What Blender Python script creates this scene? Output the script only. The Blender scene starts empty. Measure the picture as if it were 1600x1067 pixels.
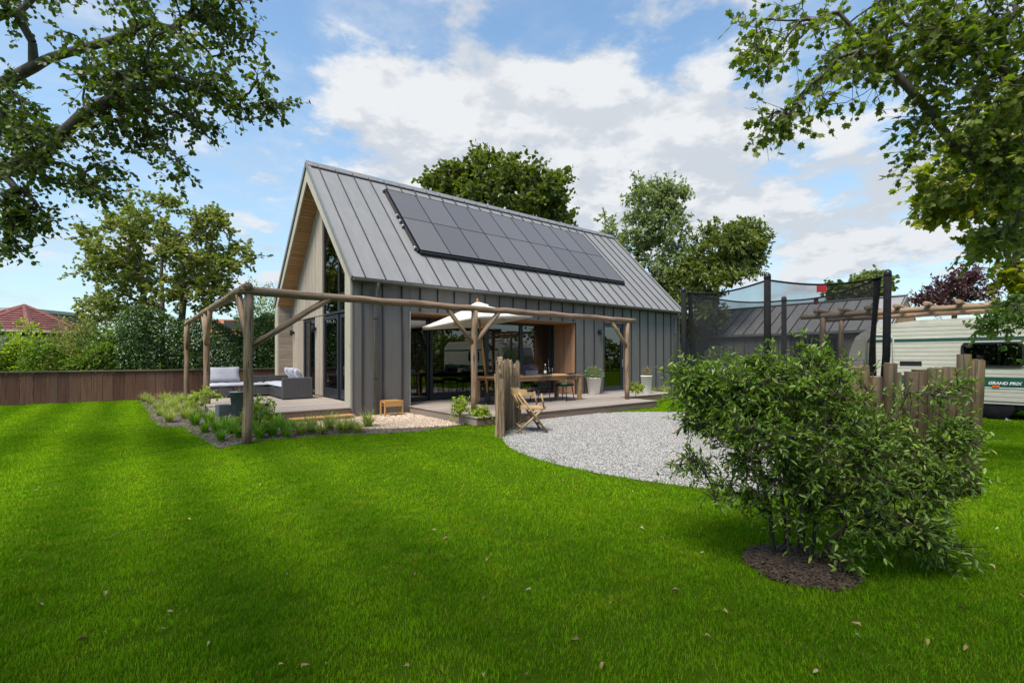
import bpy, math, random
import numpy as np
from mathutils import Matrix, Vector

random.seed(7)
RNG = np.random.default_rng(7)
SC = bpy.context.scene
COL = SC.collection
R = math.radians

# ------------------------------------------------------------------ camera
# house frame: X along the long grey wall, Y along the gable, house corner at the origin
CF, YAW, HOR = 746.3, R(38.571), 558.7
CX, CY, CZ = -4.179, -11.443, 1.45
FX, FY = math.sin(YAW), math.cos(YAW)
cam_d = bpy.data.cameras.new('camera'); cam = bpy.data.objects.new('camera', cam_d); COL.objects.link(cam)
cam.location = (CX, CY, CZ); cam.rotation_euler = (R(90), 0, -YAW)
cam_d.sensor_width = 36; cam_d.lens = 36 * CF / 1600
cam_d.shift_y = (HOR - 533.5) / 1600
cam_d.clip_start = 0.05; cam_d.clip_end = 2000
SC.camera = cam

# ------------------------------------------------------------------ world, sun, exposure
SUN_EL = R(60)
SUN_TO = Vector((-0.93, -0.36, 0)).normalized()          # horizontal direction towards the sun
w = bpy.data.worlds.new('World'); SC.world = w; w.use_nodes = True
nt = w.node_tree; nt.nodes.clear()
class NB:
    """tiny node builder"""
    def __init__(s, tree): s.t = tree
    def n(s, typ, **kw):
        x = s.t.nodes.new(typ)
        for k, v in kw.items(): setattr(x, k, v)
        return x
    def link(s, a, b): s.t.links.new(a, b)
    def val(s, sock, v):
        if hasattr(v, 'is_linked') or isinstance(v, bpy.types.NodeSocket): s.link(v, sock)
        else: sock.default_value = v
    def math(s, op, a, b=0.0, c=None, clamp=False):
        x = s.n('ShaderNodeMath', operation=op, use_clamp=clamp)
        s.val(x.inputs[0], a); s.val(x.inputs[1], b)
        if c is not None: s.val(x.inputs[2], c)
        return x.outputs[0]
    def vmath(s, op, a, b=(0, 0, 0)):
        x = s.n('ShaderNodeVectorMath', operation=op); s.val(x.inputs[0], a); s.val(x.inputs[1], b)
        return x.outputs[0]
    def noise(s, vec, scale, detail=4, rough=0.55, dist=0.0):
        x = s.n('ShaderNodeTexNoise'); x.inputs['Scale'].default_value = scale
        x.inputs['Detail'].default_value = detail; x.inputs['Roughness'].default_value = rough
        x.inputs['Distortion'].default_value = dist
        if vec is not None: s.link(vec, x.inputs['Vector'])
        return x.outputs['Fac']
    def sstep(s, v, a, b, lo=0.0, hi=1.0):
        x = s.n('ShaderNodeMapRange', interpolation_type='SMOOTHSTEP')
        s.val(x.inputs[0], v); x.inputs[1].default_value = a; x.inputs[2].default_value = b
        x.inputs[3].default_value = lo; x.inputs[4].default_value = hi
        return x.outputs[0]
    def mix(s, f, a, b, typ='MIX'):
        x = s.n('ShaderNodeMix', data_type='RGBA', blend_type=typ)
        s.val(x.inputs[0], f)
        for sock, v in ((x.inputs[6], a), (x.inputs[7], b)):
            if isinstance(v, bpy.types.NodeSocket): s.link(v, sock)
            else: sock.default_value = tuple(v) + (1,) if len(v) == 3 else v
        return x.outputs[2]
b = NB(nt)
sky = b.n('ShaderNodeTexSky', sky_type='NISHITA', sun_disc=False)
sky.sun_elevation = SUN_EL; sky.sun_rotation = math.atan2(SUN_TO.x, SUN_TO.y)
sky.air_density = 1.0; sky.dust_density = 0.6; sky.ozone_density = 2.0
geo = b.n('ShaderNodeTexCoord').outputs['Generated']
sep = b.n('ShaderNodeSeparateXYZ'); b.link(geo, sep.inputs[0])
dx, dy, dz = sep.outputs
# clouds: a broken cumulus deck; perspective-projected noise, plus broad cloud banks given as compass bearing / elevation
hz = b.math('ADD', b.math('MAXIMUM', dz, 0.0), 0.22)
cx_ = b.math('DIVIDE', dx, hz); cy_ = b.math('DIVIDE', dy, hz)
cv = b.n('ShaderNodeCombineXYZ'); b.link(cx_, cv.inputs[0]); b.link(cy_, cv.inputs[1]); b.link(b.math('MULTIPLY', dz, 1.6), cv.inputs[2])
n1 = b.noise(cv.outputs[0], 2.6, 8, 0.6, 0.0)
n2 = b.noise(b.vmath('ADD', cv.outputs[0], (SUN_TO.x * .10, SUN_TO.y * .10, .16)), 2.6, 5, 0.6, 0.0)
az = b.math('ARCTAN2', dx, dy); el = b.math('ARCSINE', dz)
def bank(u, v, su, sv, amp):
    a0 = YAW + math.atan2(u - 800, CF); e0 = math.atan2(HOR - v, math.hypot(CF, u - 800))
    p = b.math('DIVIDE', b.math('SUBTRACT', az, a0), su / CF); q = b.math('DIVIDE', b.math('SUBTRACT', el, e0), sv / CF)
    return b.math('MULTIPLY', b.math('EXPONENT', b.math('MULTIPLY', b.math('ADD', b.math('MULTIPLY', p, p), b.math('MULTIPLY', q, q)), -1.0)), amp)
banks = None
for args in ((660, 205, 170, 75, .30), (960, 190, 230, 90, .36), (1180, 310, 200, 95, .24), (800, 320, 300, 60, .20), (1400, 390, 200, 80, .14),
             (560, 110, 90, 30, .10), (740, 20, 70, 35, .16), (1050, 10, 120, 28, .16), (430, 15, 70, 25, .17), (200, 330, 90, 60, .13), (430, 420, 90, 80, .15)):
    k = bank(*args); banks = k if banks is None else b.math('ADD', banks, k)
cover = b.math('ADD', b.math('MULTIPLY_ADD', n1, 1.15, -.085), b.math('MULTIPLY', banks, 1.0))
cmask = b.math('MAXIMUM', b.sstep(cover, 0.575, 0.74), b.sstep(n1, 0.40, 0.66, 0.0, 0.42))
relief = b.math('SUBTRACT', n1, n2)
shade = b.math('ADD', b.sstep(relief, -0.07, 0.08), b.sstep(el, 0.10, 0.55, -0.25, 0.15), clamp=True)
ccol = b.mix(shade, (4.35, 4.65, 5.05), (6.0, 6.1, 6.2))
skyc = b.mix(1.0, sky.outputs[0], (1.75, 1.88, 1.75), 'MULTIPLY')
low = b.sstep(el, 0.0, 0.60, 0.6, 0.0)
skyc = b.mix(low, skyc, (3.2, 4.2, 5.0))
bg = b.n('ShaderNodeBackground'); b.link(b.mix(b.math('MULTIPLY', cmask, 0.96), skyc, ccol), bg.inputs[0]); bg.inputs[1].default_value = 0.10
b.link(bg.outputs[0], b.n('ShaderNodeOutputWorld').inputs[0])

sun_d = bpy.data.lights.new('sun', 'SUN'); sun_d.energy = 4.2; sun_d.angle = R(26); sun_d.color = (1, .95, .87)
sun = bpy.data.objects.new('sun', sun_d); COL.objects.link(sun)
sdir = Vector((SUN_TO.x * math.cos(SUN_EL), SUN_TO.y * math.cos(SUN_EL), math.sin(SUN_EL)))
sun.rotation_euler = sdir.to_track_quat('Z', 'Y').to_euler(); sun.location = (0, 0, 30)
SC.view_settings.view_transform = 'Standard'; SC.view_settings.look = 'None'
SC.view_settings.exposure = 0.55; SC.view_settings.gamma = 1.0
SC.render.engine = 'CYCLES'
SC.cycles.max_bounces = 5; SC.cycles.diffuse_bounces = 3; SC.cycles.transparent_max_bounces = 14
SC.cycles.use_adaptive_sampling = True; SC.cycles.adaptive_threshold = .02
SC.cycles.sample_clamp_indirect = 6

# ------------------------------------------------------------------ survey helpers (image measurement -> point in the garden)
def at(u, v, dep):
    r = (u - 800) / CF * dep
    return Vector((CX + FX * dep + FY * r, CY + FY * dep - FX * r, CZ + (HOR - v) / CF * dep))
def ong(u, v, z=0.0): return at(u, v, CF * (CZ - z) / (v - HOR))
def ony(u, v, Y): return at(u, v, (Y - CY) / (FY - FX * (u - 800) / CF))
def onx(u, v, X): return at(u, v, (X - CX) / (FX + FY * (u - 800) / CF))
def camco(P):           # (right, depth) of world points
    d = np.asarray(P)[..., :2] - np.array([CX, CY])
    return d[..., 0] * FY - d[..., 1] * FX, d[..., 0] * FX + d[..., 1] * FY

# ------------------------------------------------------------------ materials
MATS = {}
def new_mat(name):
    m = bpy.data.materials.new(name); m.use_nodes = True; m.node_tree.nodes.clear(); MATS[name] = m
    nb = NB(m.node_tree); p = nb.n('ShaderNodeBsdfPrincipled'); o = nb.n('ShaderNodeOutputMaterial')
    nb.link(p.outputs[0], o.inputs[0])
    return m, nb, p, o
def coords(nb, world=False, stretch=(1, 1, 1)):
    if world: v = nb.n('ShaderNodeNewGeometry').outputs['Position']
    else:
        v = nb.n('ShaderNodeTexCoord').outputs['Object']
        oi = nb.n('ShaderNodeObjectInfo')
        c = nb.n('ShaderNodeCombineXYZ')
        for i, k in enumerate((37.1, 19.7, 53.3)): nb.link(nb.math('MULTIPLY', oi.outputs['Random'], k), c.inputs[i])
        v = nb.vmath('ADD', v, c.outputs[0])
    return nb.vmath('MULTIPLY', v, stretch)
def bump(nb, p, h, strength, dist=0.01):
    x = nb.n('ShaderNodeBump'); x.inputs['Strength'].default_value = strength; x.inputs['Distance'].default_value = dist
    nb.link(h, x.inputs['Height']); nb.link(x.outputs[0], p.inputs['Normal'])
def hsv(nb, col, h=0.5, s=1.0, v=1.0):
    x = nb.n('ShaderNodeHueSaturation'); nb.val(x.inputs['Hue'], h); nb.val(x.inputs['Saturation'], s); nb.val(x.inputs['Value'], v)
    if isinstance(col, bpy.types.NodeSocket): nb.link(col, x.inputs['Color'])
    else: x.inputs['Color'].default_value = tuple(col) + (1,)
    return x.outputs[0]
def surf(name, c1, c2=None, rough=.6, scale=6, metal=0.0, bmp=0.0, bscale=40, vary=0.12, world=False, stretch=(1, 1, 1), spec=.5, sheen=0):
    """mottled surface: two tones through noise, per-object brightness drift, fine relief"""
    m, nb, p, o = new_mat(name); c2 = c2 or tuple(x * .75 for x in c1)
    v = coords(nb, world, stretch)
    col = nb.mix(nb.sstep(nb.noise(v, scale, 6, .6), .3, .7), c1, c2)
    if vary:
        oi = nb.n('ShaderNodeObjectInfo')
        col = hsv(nb, col, v=nb.math('ADD', 1 - vary, nb.math('MULTIPLY', oi.outputs['Random'], 2 * vary)))
    nb.link(col, p.inputs['Base Color'])
    rr = nb.math('ADD', rough - .06, nb.math('MULTIPLY', nb.noise(v, scale * 2.3, 4), .14)); nb.link(rr, p.inputs['Roughness'])
    p.inputs['Metallic'].default_value = metal; p.inputs['Specular IOR Level'].default_value = spec
    if sheen: p.inputs['Sheen Weight'].default_value = sheen
    if bmp: bump(nb, p, nb.noise(v, bscale, 5, .6), bmp)
    return m
def wood(name, c1, c2, axis=0, rough=.7, vary=.22, grain=1.0, knots=True, streak=None, crack=False):
    """timber: grain stretched along one local axis, per-piece tone, optional grey weather streaks"""
    m, nb, p, o = new_mat(name)
    st = [26 * grain] * 3; st[axis] = 1.3 * grain
    v = coords(nb, False, tuple(st)); v0 = coords(nb, False, (1, 1, 1))
    g = nb.noise(v, 1.0, 7, .65, .4)
    col = nb.mix(nb.sstep(g, .3, .72), c1, c2)
    if knots:
        k = nb.noise(v0, 5.5, 3, .5); col = nb.mix(nb.sstep(k, .66, .76, 0, .55), col, tuple(x * .45 for x in c2))
    if streak:
        s2 = [9] * 3; s2[axis] = .5
        col = nb.mix(nb.sstep(nb.noise(coords(nb, False, tuple(s2)), 1.0, 4), .42, .68, 0, .8), col, streak)
    if crack:
        s3 = [42] * 3; s3[axis] = 1.6; ck = nb.noise(coords(nb, False, tuple(s3)), 1.0, 2, .5); col = nb.mix(nb.sstep(ck, .61, .66, 0, .85), col, tuple(x * .3 for x in c2)); g = nb.math('SUBTRACT', g, nb.sstep(ck, .60, .66, 0, .8))
    oi = nb.n('ShaderNodeObjectInfo')
    col = hsv(nb, col, h=nb.math('ADD', .494, nb.math('MULTIPLY', oi.outputs['Random'], .012)), v=nb.math('ADD', 1 - vary, nb.math('MULTIPLY', oi.outputs['Random'], 2 * vary)))
    nb.link(col, p.inputs['Base Color']); p.inputs['Roughness'].default_value = rough; p.inputs['Specular IOR Level'].default_value = .3
    bump(nb, p, g, .5, .006)
    return m
def leafmat(name, cols, rough=.45, trans=.35, tint=(1.0, 1.15, .35)):
    """leaf: tone picked per leaf from attribute 'rnd', light passes through"""
    m, nb, p, o = new_mat(name)
    a = nb.n('ShaderNodeAttribute', attribute_name='rnd').outputs['Fac']
    r = nb.n('ShaderNodeValToRGB'); nb.link(a, r.inputs[0]); cr = r.color_ramp
    while len(cr.elements) < len(cols): cr.elements.new(.5)
    for i, c in enumerate(cols): cr.elements[i].position = i / max(1, len(cols) - 1); cr.elements[i].color = tuple(c) + (1,)
    nb.link(r.outputs[0], p.inputs['Base Color']); p.inputs['Roughness'].default_value = rough; p.inputs['Specular IOR Level'].default_value = .4
    t = nb.n('ShaderNodeBsdfTranslucent'); nb.link(nb.mix(1.0, r.outputs[0], tuple(1.7 * x for x in tint), 'MULTIPLY'), t.inputs[0])
    mx = nb.n('ShaderNodeMixShader'); mx.inputs[0].default_value = trans
    nb.link(p.outputs[0], mx.inputs[1]); nb.link(t.outputs[0], mx.inputs[2]); nb.link(mx.outputs[0], o.inputs[0])
    return m
def glassmat(name, tint=.55, ior=1.9, refl=(1, 1, 1)):
    m, nb, p, o = new_mat(name); m.node_tree.nodes.remove(p)
    t = nb.n('ShaderNodeBsdfTransparent'); t.inputs[0].default_value = (tint, tint * 1.02, tint * 1.02, 1)
    g = nb.n('ShaderNodeBsdfGlossy'); g.inputs['Roughness'].default_value = .0; g.inputs[0].default_value = refl + (1,)
    f = nb.n('ShaderNodeFresnel'); f.inputs[0].default_value = ior
    wv = nb.noise(coords(nb, True, (1, 1, .6)), 1.1, 1); bp = nb.n('ShaderNodeBump'); bp.inputs['Strength'].default_value = .02; bp.inputs['Distance'].default_value = .05
    nb.link(wv, bp.inputs['Height']); nb.link(bp.outputs[0], g.inputs['Normal'])
    mx = nb.n('ShaderNodeMixShader'); nb.link(f.outputs[0], mx.inputs[0]); nb.link(t.outputs[0], mx.inputs[1]); nb.link(g.outputs[0], mx.inputs[2])
    nb.link(mx.outputs[0], o.inputs[0])
    return m

M_zinc_roof = surf('zinc_roof', (.245, .234, .226), (.212, .203, .196), rough=.5, scale=4, metal=.1, bmp=.05, bscale=3, vary=.05, stretch=(1.6, .4, 1))
M_zinc_wall = surf('zinc_wall', (.165, .151, .14), (.142, .131, .121), rough=.6, scale=3, metal=0, bmp=.06, bscale=2.5, vary=.06, spec=.22, stretch=(2, 2, .35))
M_zinc_trim = surf('zinc_trim', (.20, .195, .19), rough=.5, metal=.05, scale=8, vary=.04)
M_zinc_dark = surf('zinc_seam', (.032, .031, .031), rough=.65, metal=0, vary=.04)  # shadow side of the standing seams is put into this near-black
M_solar = surf('solar_glass', (.105, .095, .092), (.115, .104, .10), rough=.3, scale=30, vary=.1, spec=.6)
M_black = surf('black_metal', (.012, .012, .014), rough=.4, vary=.1)
M_rail = surf('matt_black_rail', (.010, .010, .011), rough=.9, vary=0, spec=.1)
M_frame = surf('window_frame_paint', (.016, .02, .026), (.02, .024, .03), rough=.38, vary=.08)
M_glass = glassmat('window_glass', .42, 2.0)
M_cedar = wood('weathered_cedar', (.40, .33, .26), (.27, .215, .165), axis=2, vary=.13, streak=(.34, .31, .27))
M_cedar_h = wood('weathered_cedar_level', (.34, .28, .22), (.22, .175, .135), axis=0, vary=.12)
M_soffit = wood('warm_cedar_soffit', (.46, .25, .125), (.32, .165, .08), axis=0, vary=.1)
M_lining = wood('warm_cedar_lining', (.42, .245, .14), (.28, .155, .085), axis=2, vary=.12)
M_trimwood = wood('pale_trim_wood', (.46, .42, .33), (.33, .30, .235), axis=2, vary=.06)
M_deck = wood('weathered_decking', (.34, .285, .24), (.235, .195, .165), axis=0, vary=.14)
M_deckface = wood('deck_fascia', (.25, .175, .13), (.16, .11, .085), axis=0, vary=.1)
M_newwood = wood('new_wood', (.55, .30, .11), (.42, .21, .07), axis=0, vary=.1)
M_log = wood('pergola_log', (.36, .24, .15), (.125, .08, .05), axis=2, vary=.12, grain=1.1, streak=(.22, .16, .112), crack=True)
M_fence = wood('brown_fence_board', (.19, .088, .055), (.095, .042, .028), axis=2, vary=.26, streak=(.125, .078, .056))
M_fencecap = wood('fence_cap', (.15, .10, .075), (.095, .065, .05), axis=0)
M_pale = wood('palisade_log', (.105, .066, .031), (.038, .024, .012), axis=2, vary=.34, grain=.9, streak=(.05, .043, .022), crack=True)
M_split = wood('split_stake', (.36, .25, .15), (.10, .066, .04), axis=2, vary=.38, grain=.9, streak=(.20, .15, .105), crack=True)
M_endgrain = surf('log_end', (.30, .19, .105), (.20, .125, .07), scale=30, vary=.15)
M_teak = wood('teak', (.42, .25, .125), (.30, .165, .08), axis=0, vary=.12)
M_acacia = wood('chair_wood', (.44, .30, .15), (.32, .20, .095), axis=2, vary=.1)
M_orangewood = wood('oiled_pole', (.55, .24, .045), (.42, .17, .03), axis=2, knots=False, vary=.04)
M_wicker = None
M_cushion = surf('grey_cushion', (.37, .37, .415), (.32, .32, .365), rough=.9, scale=5, bmp=.25, bscale=14, vary=.05, sheen=.2)
M_canvas = surf('parasol_canvas', (.74, .71, .64), (.68, .65, .58), rough=.85, scale=4, bmp=.1, bscale=9, vary=0)
M_whitepot = surf('white_pot', (.86, .86, .84), (.81, .81, .79), rough=.4, vary=.03)
M_zincpot = surf('zinc_pot', (.22, .25, .29), (.13, .15, .175), rough=.5, metal=.4, scale=7, vary=.1, stretch=(3, 3, .7))
M_greycrate = surf('grey_crate', (.12, .13, .135), rough=.7, vary=.1)
M_greencush = surf('green_cushion', (.02, .10, .06), (.015, .075, .045), rough=.9, vary=.1)
M_soil = surf('soil', (.12, .095, .075), (.06, .047, .037), rough=.95, scale=9, world=True, bmp=.9, bscale=30, vary=0)
M_mulch = surf('bark_mulch', (.11, .062, .036), (.055, .03, .018), rough=.95, scale=40, world=True, bmp=.9, bscale=60, vary=0)
M_gravelbase = surf('gravel_bed', (.28, .27, .255), (.18, .172, .163), rough=.9, scale=55, world=True, bmp=.8, bscale=90, vary=0)
M_pebblebase = surf('pebble_bed', (.38, .28, .19), (.26, .19, .13), rough=.9, scale=40, world=True, bmp=.8, bscale=70, vary=0)
M_stone = None
M_bark = surf('bark', (.115, .095, .075), (.06, .05, .04), rough=.9, scale=14, bmp=.9, bscale=25, vary=.1, stretch=(1, 1, .3))
M_barkpale = surf('bark_pale', (.22, .19, .155), (.12, .10, .08), rough=.9, scale=10, bmp=.8, bscale=25, vary=.1, stretch=(1, 1, .3))
M_twig = surf('shrub_stem', (.065, .05, .035), (.035, .027, .02), rough=.85, scale=20, vary=0)
M_cara = surf('caravan_skin', (.50, .48, .405), (.45, .435, .365), rough=.35, scale=2, vary=.02)
M_carabase = surf('caravan_trim', (.45, .45, .42), rough=.4, vary=.02)
M_green = surf('green_stripe', (.012, .085, .055), rough=.4, vary=0)
M_white = surf('white_letter', (.8, .8, .78), rough=.5, vary=0)
M_orange = surf('orange_lens', (.7, .12, .01), rough=.3, vary=0)
M_curtain = surf('brown_curtain', (.30, .20, .14), (.12, .07, .05), rough=.9, scale=12, stretch=(1, 3, .05), vary=0)
M_palecurtain = surf('pale_curtain', (.55, .56, .50), (.42, .44, .38), rough=.9, scale=9, stretch=(4, 1, .05), vary=.05)
M_shingle = surf('red_shingle', (.21, .07, .06), (.13, .042, .038), rough=.9, scale=5, bmp=.5, bscale=60, vary=.16)
M_tile = surf('orange_tile', (.30, .11, .06), (.21, .075, .04), rough=.85, scale=8, vary=.1)
M_int = surf('interior_paint', (.09, .09, .09), rough=.9, vary=0)
M_intfloor = surf('interior_floor', (.08, .06, .045), rough=.4, vary=0)
M_teal = surf('teal_pad', (.02, .26, .25), (.03, .34, .33), rough=.5, vary=.05)
M_red = surf('red_tag', (.45, .02, .03), rough=.6, vary=0)
M_padblack = surf('black_sleeve', (.010, .010, .012), (.015, .015, .017), rough=.85, scale=12, vary=.05, spec=.15)
M_steel = surf('galvanised_steel', (.45, .45, .45), rough=.35, metal=.8, vary=.05)

def _wicker():
    global M_wicker
    m, nb, p, o = new_mat('black_wicker'); v = coords(nb)
    def wave(d, s):
        x = nb.n('ShaderNodeTexWave', wave_type='BANDS', bands_direction=d); x.inputs['Scale'].default_value = s; x.inputs['Distortion'].default_value = .6; nb.link(v, x.inputs['Vector']); return x.outputs['Fac']
    h = nb.math('MULTIPLY', wave('Z', 14), nb.math('ADD', wave('X', 9), wave('Y', 9)))
    nb.link(nb.mix(h, (.018, .018, .02), (.05, .05, .054)), p.inputs['Base Color']); p.inputs['Roughness'].default_value = .5
    bump(nb, p, h, .8, .01); M_wicker = m
_wicker()
def _net():
    m, nb, p, o = new_mat('safety_net'); v = coords(nb)
    t = nb.n('ShaderNodeBsdfTransparent'); p.inputs['Base Color'].default_value = (.015, .015, .018, 1); p.inputs['Roughness'].default_value = .8
    mx = nb.n('ShaderNodeMixShader'); mx.inputs[0].default_value = .52     # woven mesh: about half the area is thread
    n_ = nb.noise(nb.vmath('MULTIPLY', v, (3, 3, .5)), 1.0, 3); nb.link(nb.math('ADD', .36, nb.math('MULTIPLY', n_, .20)), mx.inputs[0])
    nb.link(t.outputs[0], mx.inputs[1]); nb.link(p.outputs[0], mx.inputs[2]); nb.link(mx.outputs[0], o.inputs[0]); return m
M_net = _net()
def _stone(name, a, c):
    m, nb, p, o = new_mat(name)
    oi = nb.n('ShaderNodeObjectInfo'); r = nb.n('ShaderNodeValToRGB'); nb.link(oi.outputs['Random'], r.inputs[0])
    cols = a; cr = r.color_ramp
    while len(cr.elements) < len(cols): cr.elements.new(.5)
    for i, q in enumerate(cols): cr.elements[i].position = i / (len(cols) - 1); cr.elements[i].color = tuple(q) + (1,)
    nb.link(r.outputs[0], p.inputs['Base Color']); p.inputs['Roughness'].default_value = .8; return m
M_stone = _stone('gravel_stone', [(.10, .094, .088), (.25, .24, .228), (.34, .328, .314), (.19, .18, .168), (.44, .426, .408), (.30, .266, .228)], 0)
M_pebble = _stone('tan_pebble', [(.30, .20, .13), (.50, .38, .26), (.58, .47, .36), (.36, .22, .14), (.62, .54, .44), (.44, .30, .19)], 0)
def _grass(name, ca, cb, cc, stripes=True):
    m, nb, p, o = new_mat(name)
    pos = nb.n('ShaderNodeNewGeometry').outputs['Position']
    a = nb.n('ShaderNodeAttribute', attribute_name='rnd').outputs['Fac']
    n_ = nb.noise(pos, .7, 5, .65); n2_ = nb.noise(pos, 3.4, 5, .65)
    col = nb.mix(nb.sstep(n_, .35, .68), ca, cb)
    col = nb.mix(nb.sstep(n2_, .48, .70, 0, .6), col, cc)
    col = hsv(nb, col, h=nb.math('ADD', .49, nb.math('MULTIPLY', a, .02)), v=nb.math('ADD', .56, nb.math('MULTIPLY', a, .88)))
    px_ = nb.n('ShaderNodeSeparateXYZ'); nb.link(pos, px_.inputs[0])       # mowing stripes: light off grass rolled two ways, put into its colour
    wv = nb.math('SINE', nb.math('ADD', nb.math('MULTIPLY', px_.outputs[0], 2 * math.pi / 1.05), nb.math('MULTIPLY', n_, 3.0)))
    amp = nb.sstep(px_.outputs[0], -3.5, -1.0, .20, .05)
    col = hsv(nb, col, h=nb.math('SUBTRACT', .5, nb.math('MULTIPLY', nb.math('MULTIPLY', wv, amp), .04)), v=nb.math('ADD', 1.0, nb.math('MULTIPLY', wv, amp)))
    dead = nb.sstep(a, .95, .98, 0, .8); col = nb.mix(dead, col, (.26, .21, .04))
    nb.link(col, p.inputs['Base Color']); p.inputs['Roughness'].default_value = .8; p.inputs['Specular IOR Level'].default_value = .0
    t = nb.n('ShaderNodeBsdfTranslucent'); nb.link(nb.mix(1.0, col, (1.5, 1.7, .6), 'MULTIPLY'), t.inputs[0])
    mx = nb.n('ShaderNodeMixShader'); mx.inputs[0].default_value = .3
    nb.link(p.outputs[0], mx.inputs[1]); nb.link(t.outputs[0], mx.inputs[2]); nb.link(mx.outputs[0], o.inputs[0]); return m
M_grass = _grass('lawn_blades', (.118, .245, .007), (.165, .30, .007), (.25, .325, .012))
M_ground = surf('grass_ground', (.045, .085, .004), (.06, .105, .005), rough=.95, spec=0, scale=3, world=True, bmp=.6, bscale=50, vary=0)

L_alder = leafmat('alder_leaf', [(0.045, 0.07, 0.014), (0.075, 0.11, 0.02), (0.11, 0.15, 0.026), (0.155, 0.19, 0.038)], trans=.3)
L_maple = leafmat('maple_leaf', [(0.055, 0.085, 0.012), (0.1, 0.14, 0.018), (0.155, 0.195, 0.024), (0.24, 0.245, 0.032)], trans=.42)
L_sunlit = leafmat('painted_sunlit_leaf', [(0.13, 0.16, 0.012), (0.21, 0.23, 0.015), (0.3, 0.29, 0.02)], trans=.45)  # sunlight coming through these leaves is painted in as yellow tones
L_twiggy = leafmat('elder_leaf', [(0.1, 0.13, 0.03), (0.16, 0.19, 0.042), (0.23, 0.235, 0.055), (0.3, 0.27, 0.08)], trans=.35)
L_oak = leafmat('oak_leaf', [(0.06, 0.08, 0.018), (0.1, 0.125, 0.025), (0.145, 0.17, 0.036), (0.195, 0.21, 0.05)], trans=.3)
L_willow = leafmat('willow_leaf', [(0.125, 0.161, 0.07), (0.1911, 0.224, 0.105), (0.2646, 0.287, 0.147)], trans=.3)
L_purple = leafmat('copper_leaf', [(0.04, 0.018, 0.02), (0.07, 0.032, 0.034), (0.1, 0.05, 0.048)], trans=.3, tint=(1.2, .7, .7))
L_hedge = leafmat('hedge_leaf', [(0.0517, 0.0975, 0.0162), (0.0949, 0.165, 0.0243), (0.1552, 0.225, 0.0297), (0.2415, 0.3, 0.0405)], trans=.3)
L_ivy = leafmat('ivy_leaf', [(0.018, 0.045, 0.01), (0.036, 0.08, 0.014), (0.065, 0.12, 0.02), (0.11, 0.18, 0.03)], rough=.33, trans=.2)
L_lime = leafmat('lime_leaf', [(.14, .22, .015), (.24, .31, .02), (.35, .39, .03)], trans=.4)
L_shrub = leafmat('shrub_leaf', [(0.065, 0.12, 0.015), (0.125, 0.205, 0.026), (0.2, 0.295, 0.04), (0.33, 0.41, 0.065)], rough=.36, trans=.3)
L_reed = leafmat('ornamental_grass', [(0.117, 0.195, 0.026), (0.208, 0.286, 0.052), (0.351, 0.351, 0.117), (0.468, 0.403, 0.182)], trans=.35)
L_green = leafmat('green_tuft', [(0.0747, 0.182, 0.013), (0.1345, 0.26, 0.0195), (0.2093, 0.338, 0.026)], trans=.35)
L_dead = leafmat('fallen_leaf', [(.32, .28, .08), (.38, .22, .10), (.42, .36, .22), (.20, .11, .05)], trans=.1)
L_sage = leafmat('sage_leaf', [(.10, .15, .06), (.15, .20, .09), (.20, .25, .13)], trans=.25)
L_dry = leafmat('dry_bloom', [(.22, .17, .09), (.30, .24, .14), (.16, .15, .06)], trans=.25)
L_violet = leafmat('violet_bloom', [(.10, .04, .16), (.22, .10, .30), (.07, .14, .03)], trans=.25)

# ------------------------------------------------------------------ mesh helpers
def np_mesh(name, V, faces, m, rnd=None, smooth=False):
    """V (n,3); faces: list of arrays (k,3|4) or one; rnd: value per vertex"""
    V = np.asarray(V, dtype=np.float32).reshape(-1, 3)
    if isinstance(faces, np.ndarray): faces = [faces]
    faces = [np.asarray(f, dtype=np.int32) for f in faces if len(f)]
    me = bpy.data.meshes.new(name)
    loops = np.concatenate([f.ravel() for f in faces]); tot = np.concatenate([np.full(len(f), f.shape[1], np.int32) for f in faces])
    me.vertices.add(len(V)); me.vertices.foreach_set('co', V.ravel())
    me.loops.add(len(loops)); me.loops.foreach_set('vertex_index', loops)
    me.polygons.add(len(tot)); me.polygons.foreach_set('loop_start', np.concatenate([[0], np.cumsum(tot)[:-1]]).astype(np.int32))
    me.polygons.foreach_set('loop_total', tot)
    if smooth: me.polygons.foreach_set('use_smooth', np.ones(len(tot), bool))
    if rnd is not None:
        at_ = me.attributes.new('rnd', 'FLOAT', 'POINT'); at_.data.foreach_set('value', np.asarray(rnd, np.float32))
    me.update(calc_edges=True); me.materials.append(m)
    return me
class MB:
    """collects solids; build() links them as ONE mesh object"""
    def __init__(s): s.v = []; s.f = []; s.sm = []
    def add(s, V, F, M=None, smooth=False):
        o = len(s.v)
        for p in V: s.v.append(tuple(M @ Vector(p)) if M is not None else tuple(p))
        for f in F: s.f.append(tuple(i + o for i in f)); s.sm.append(smooth)
        return s
    def box(s, a, c, bev=0.006, M=None):
        V, F = cbox([(c[i] - a[i]) for i in range(3)], bev); off = Vector([(a[i] + c[i]) / 2 for i in range(3)])
        T = Matrix.Translation(off); return s.add(V, F, (M @ T) if M is not None else T)
    def tube(s, pts, rad, n=8, M=None, caps=True):
        V, F = tube(pts, rad, n, caps); return s.add(V, F, M, True)
    def lathe(s, prof, n=20, M=None): V, F = lathe(prof, n); return s.add(V, F, M, True)
    def mesh(s, name, m):
        me = bpy.data.meshes.new(name); me.from_pydata(s.v, [], s.f); me.polygons.foreach_set('use_smooth', s.sm); me.materials.append(m); me.update()
        return me
    def build(s, name, m, parent=None, loc=None): return put(name, s.mesh(name, m), parent, loc)
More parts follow.
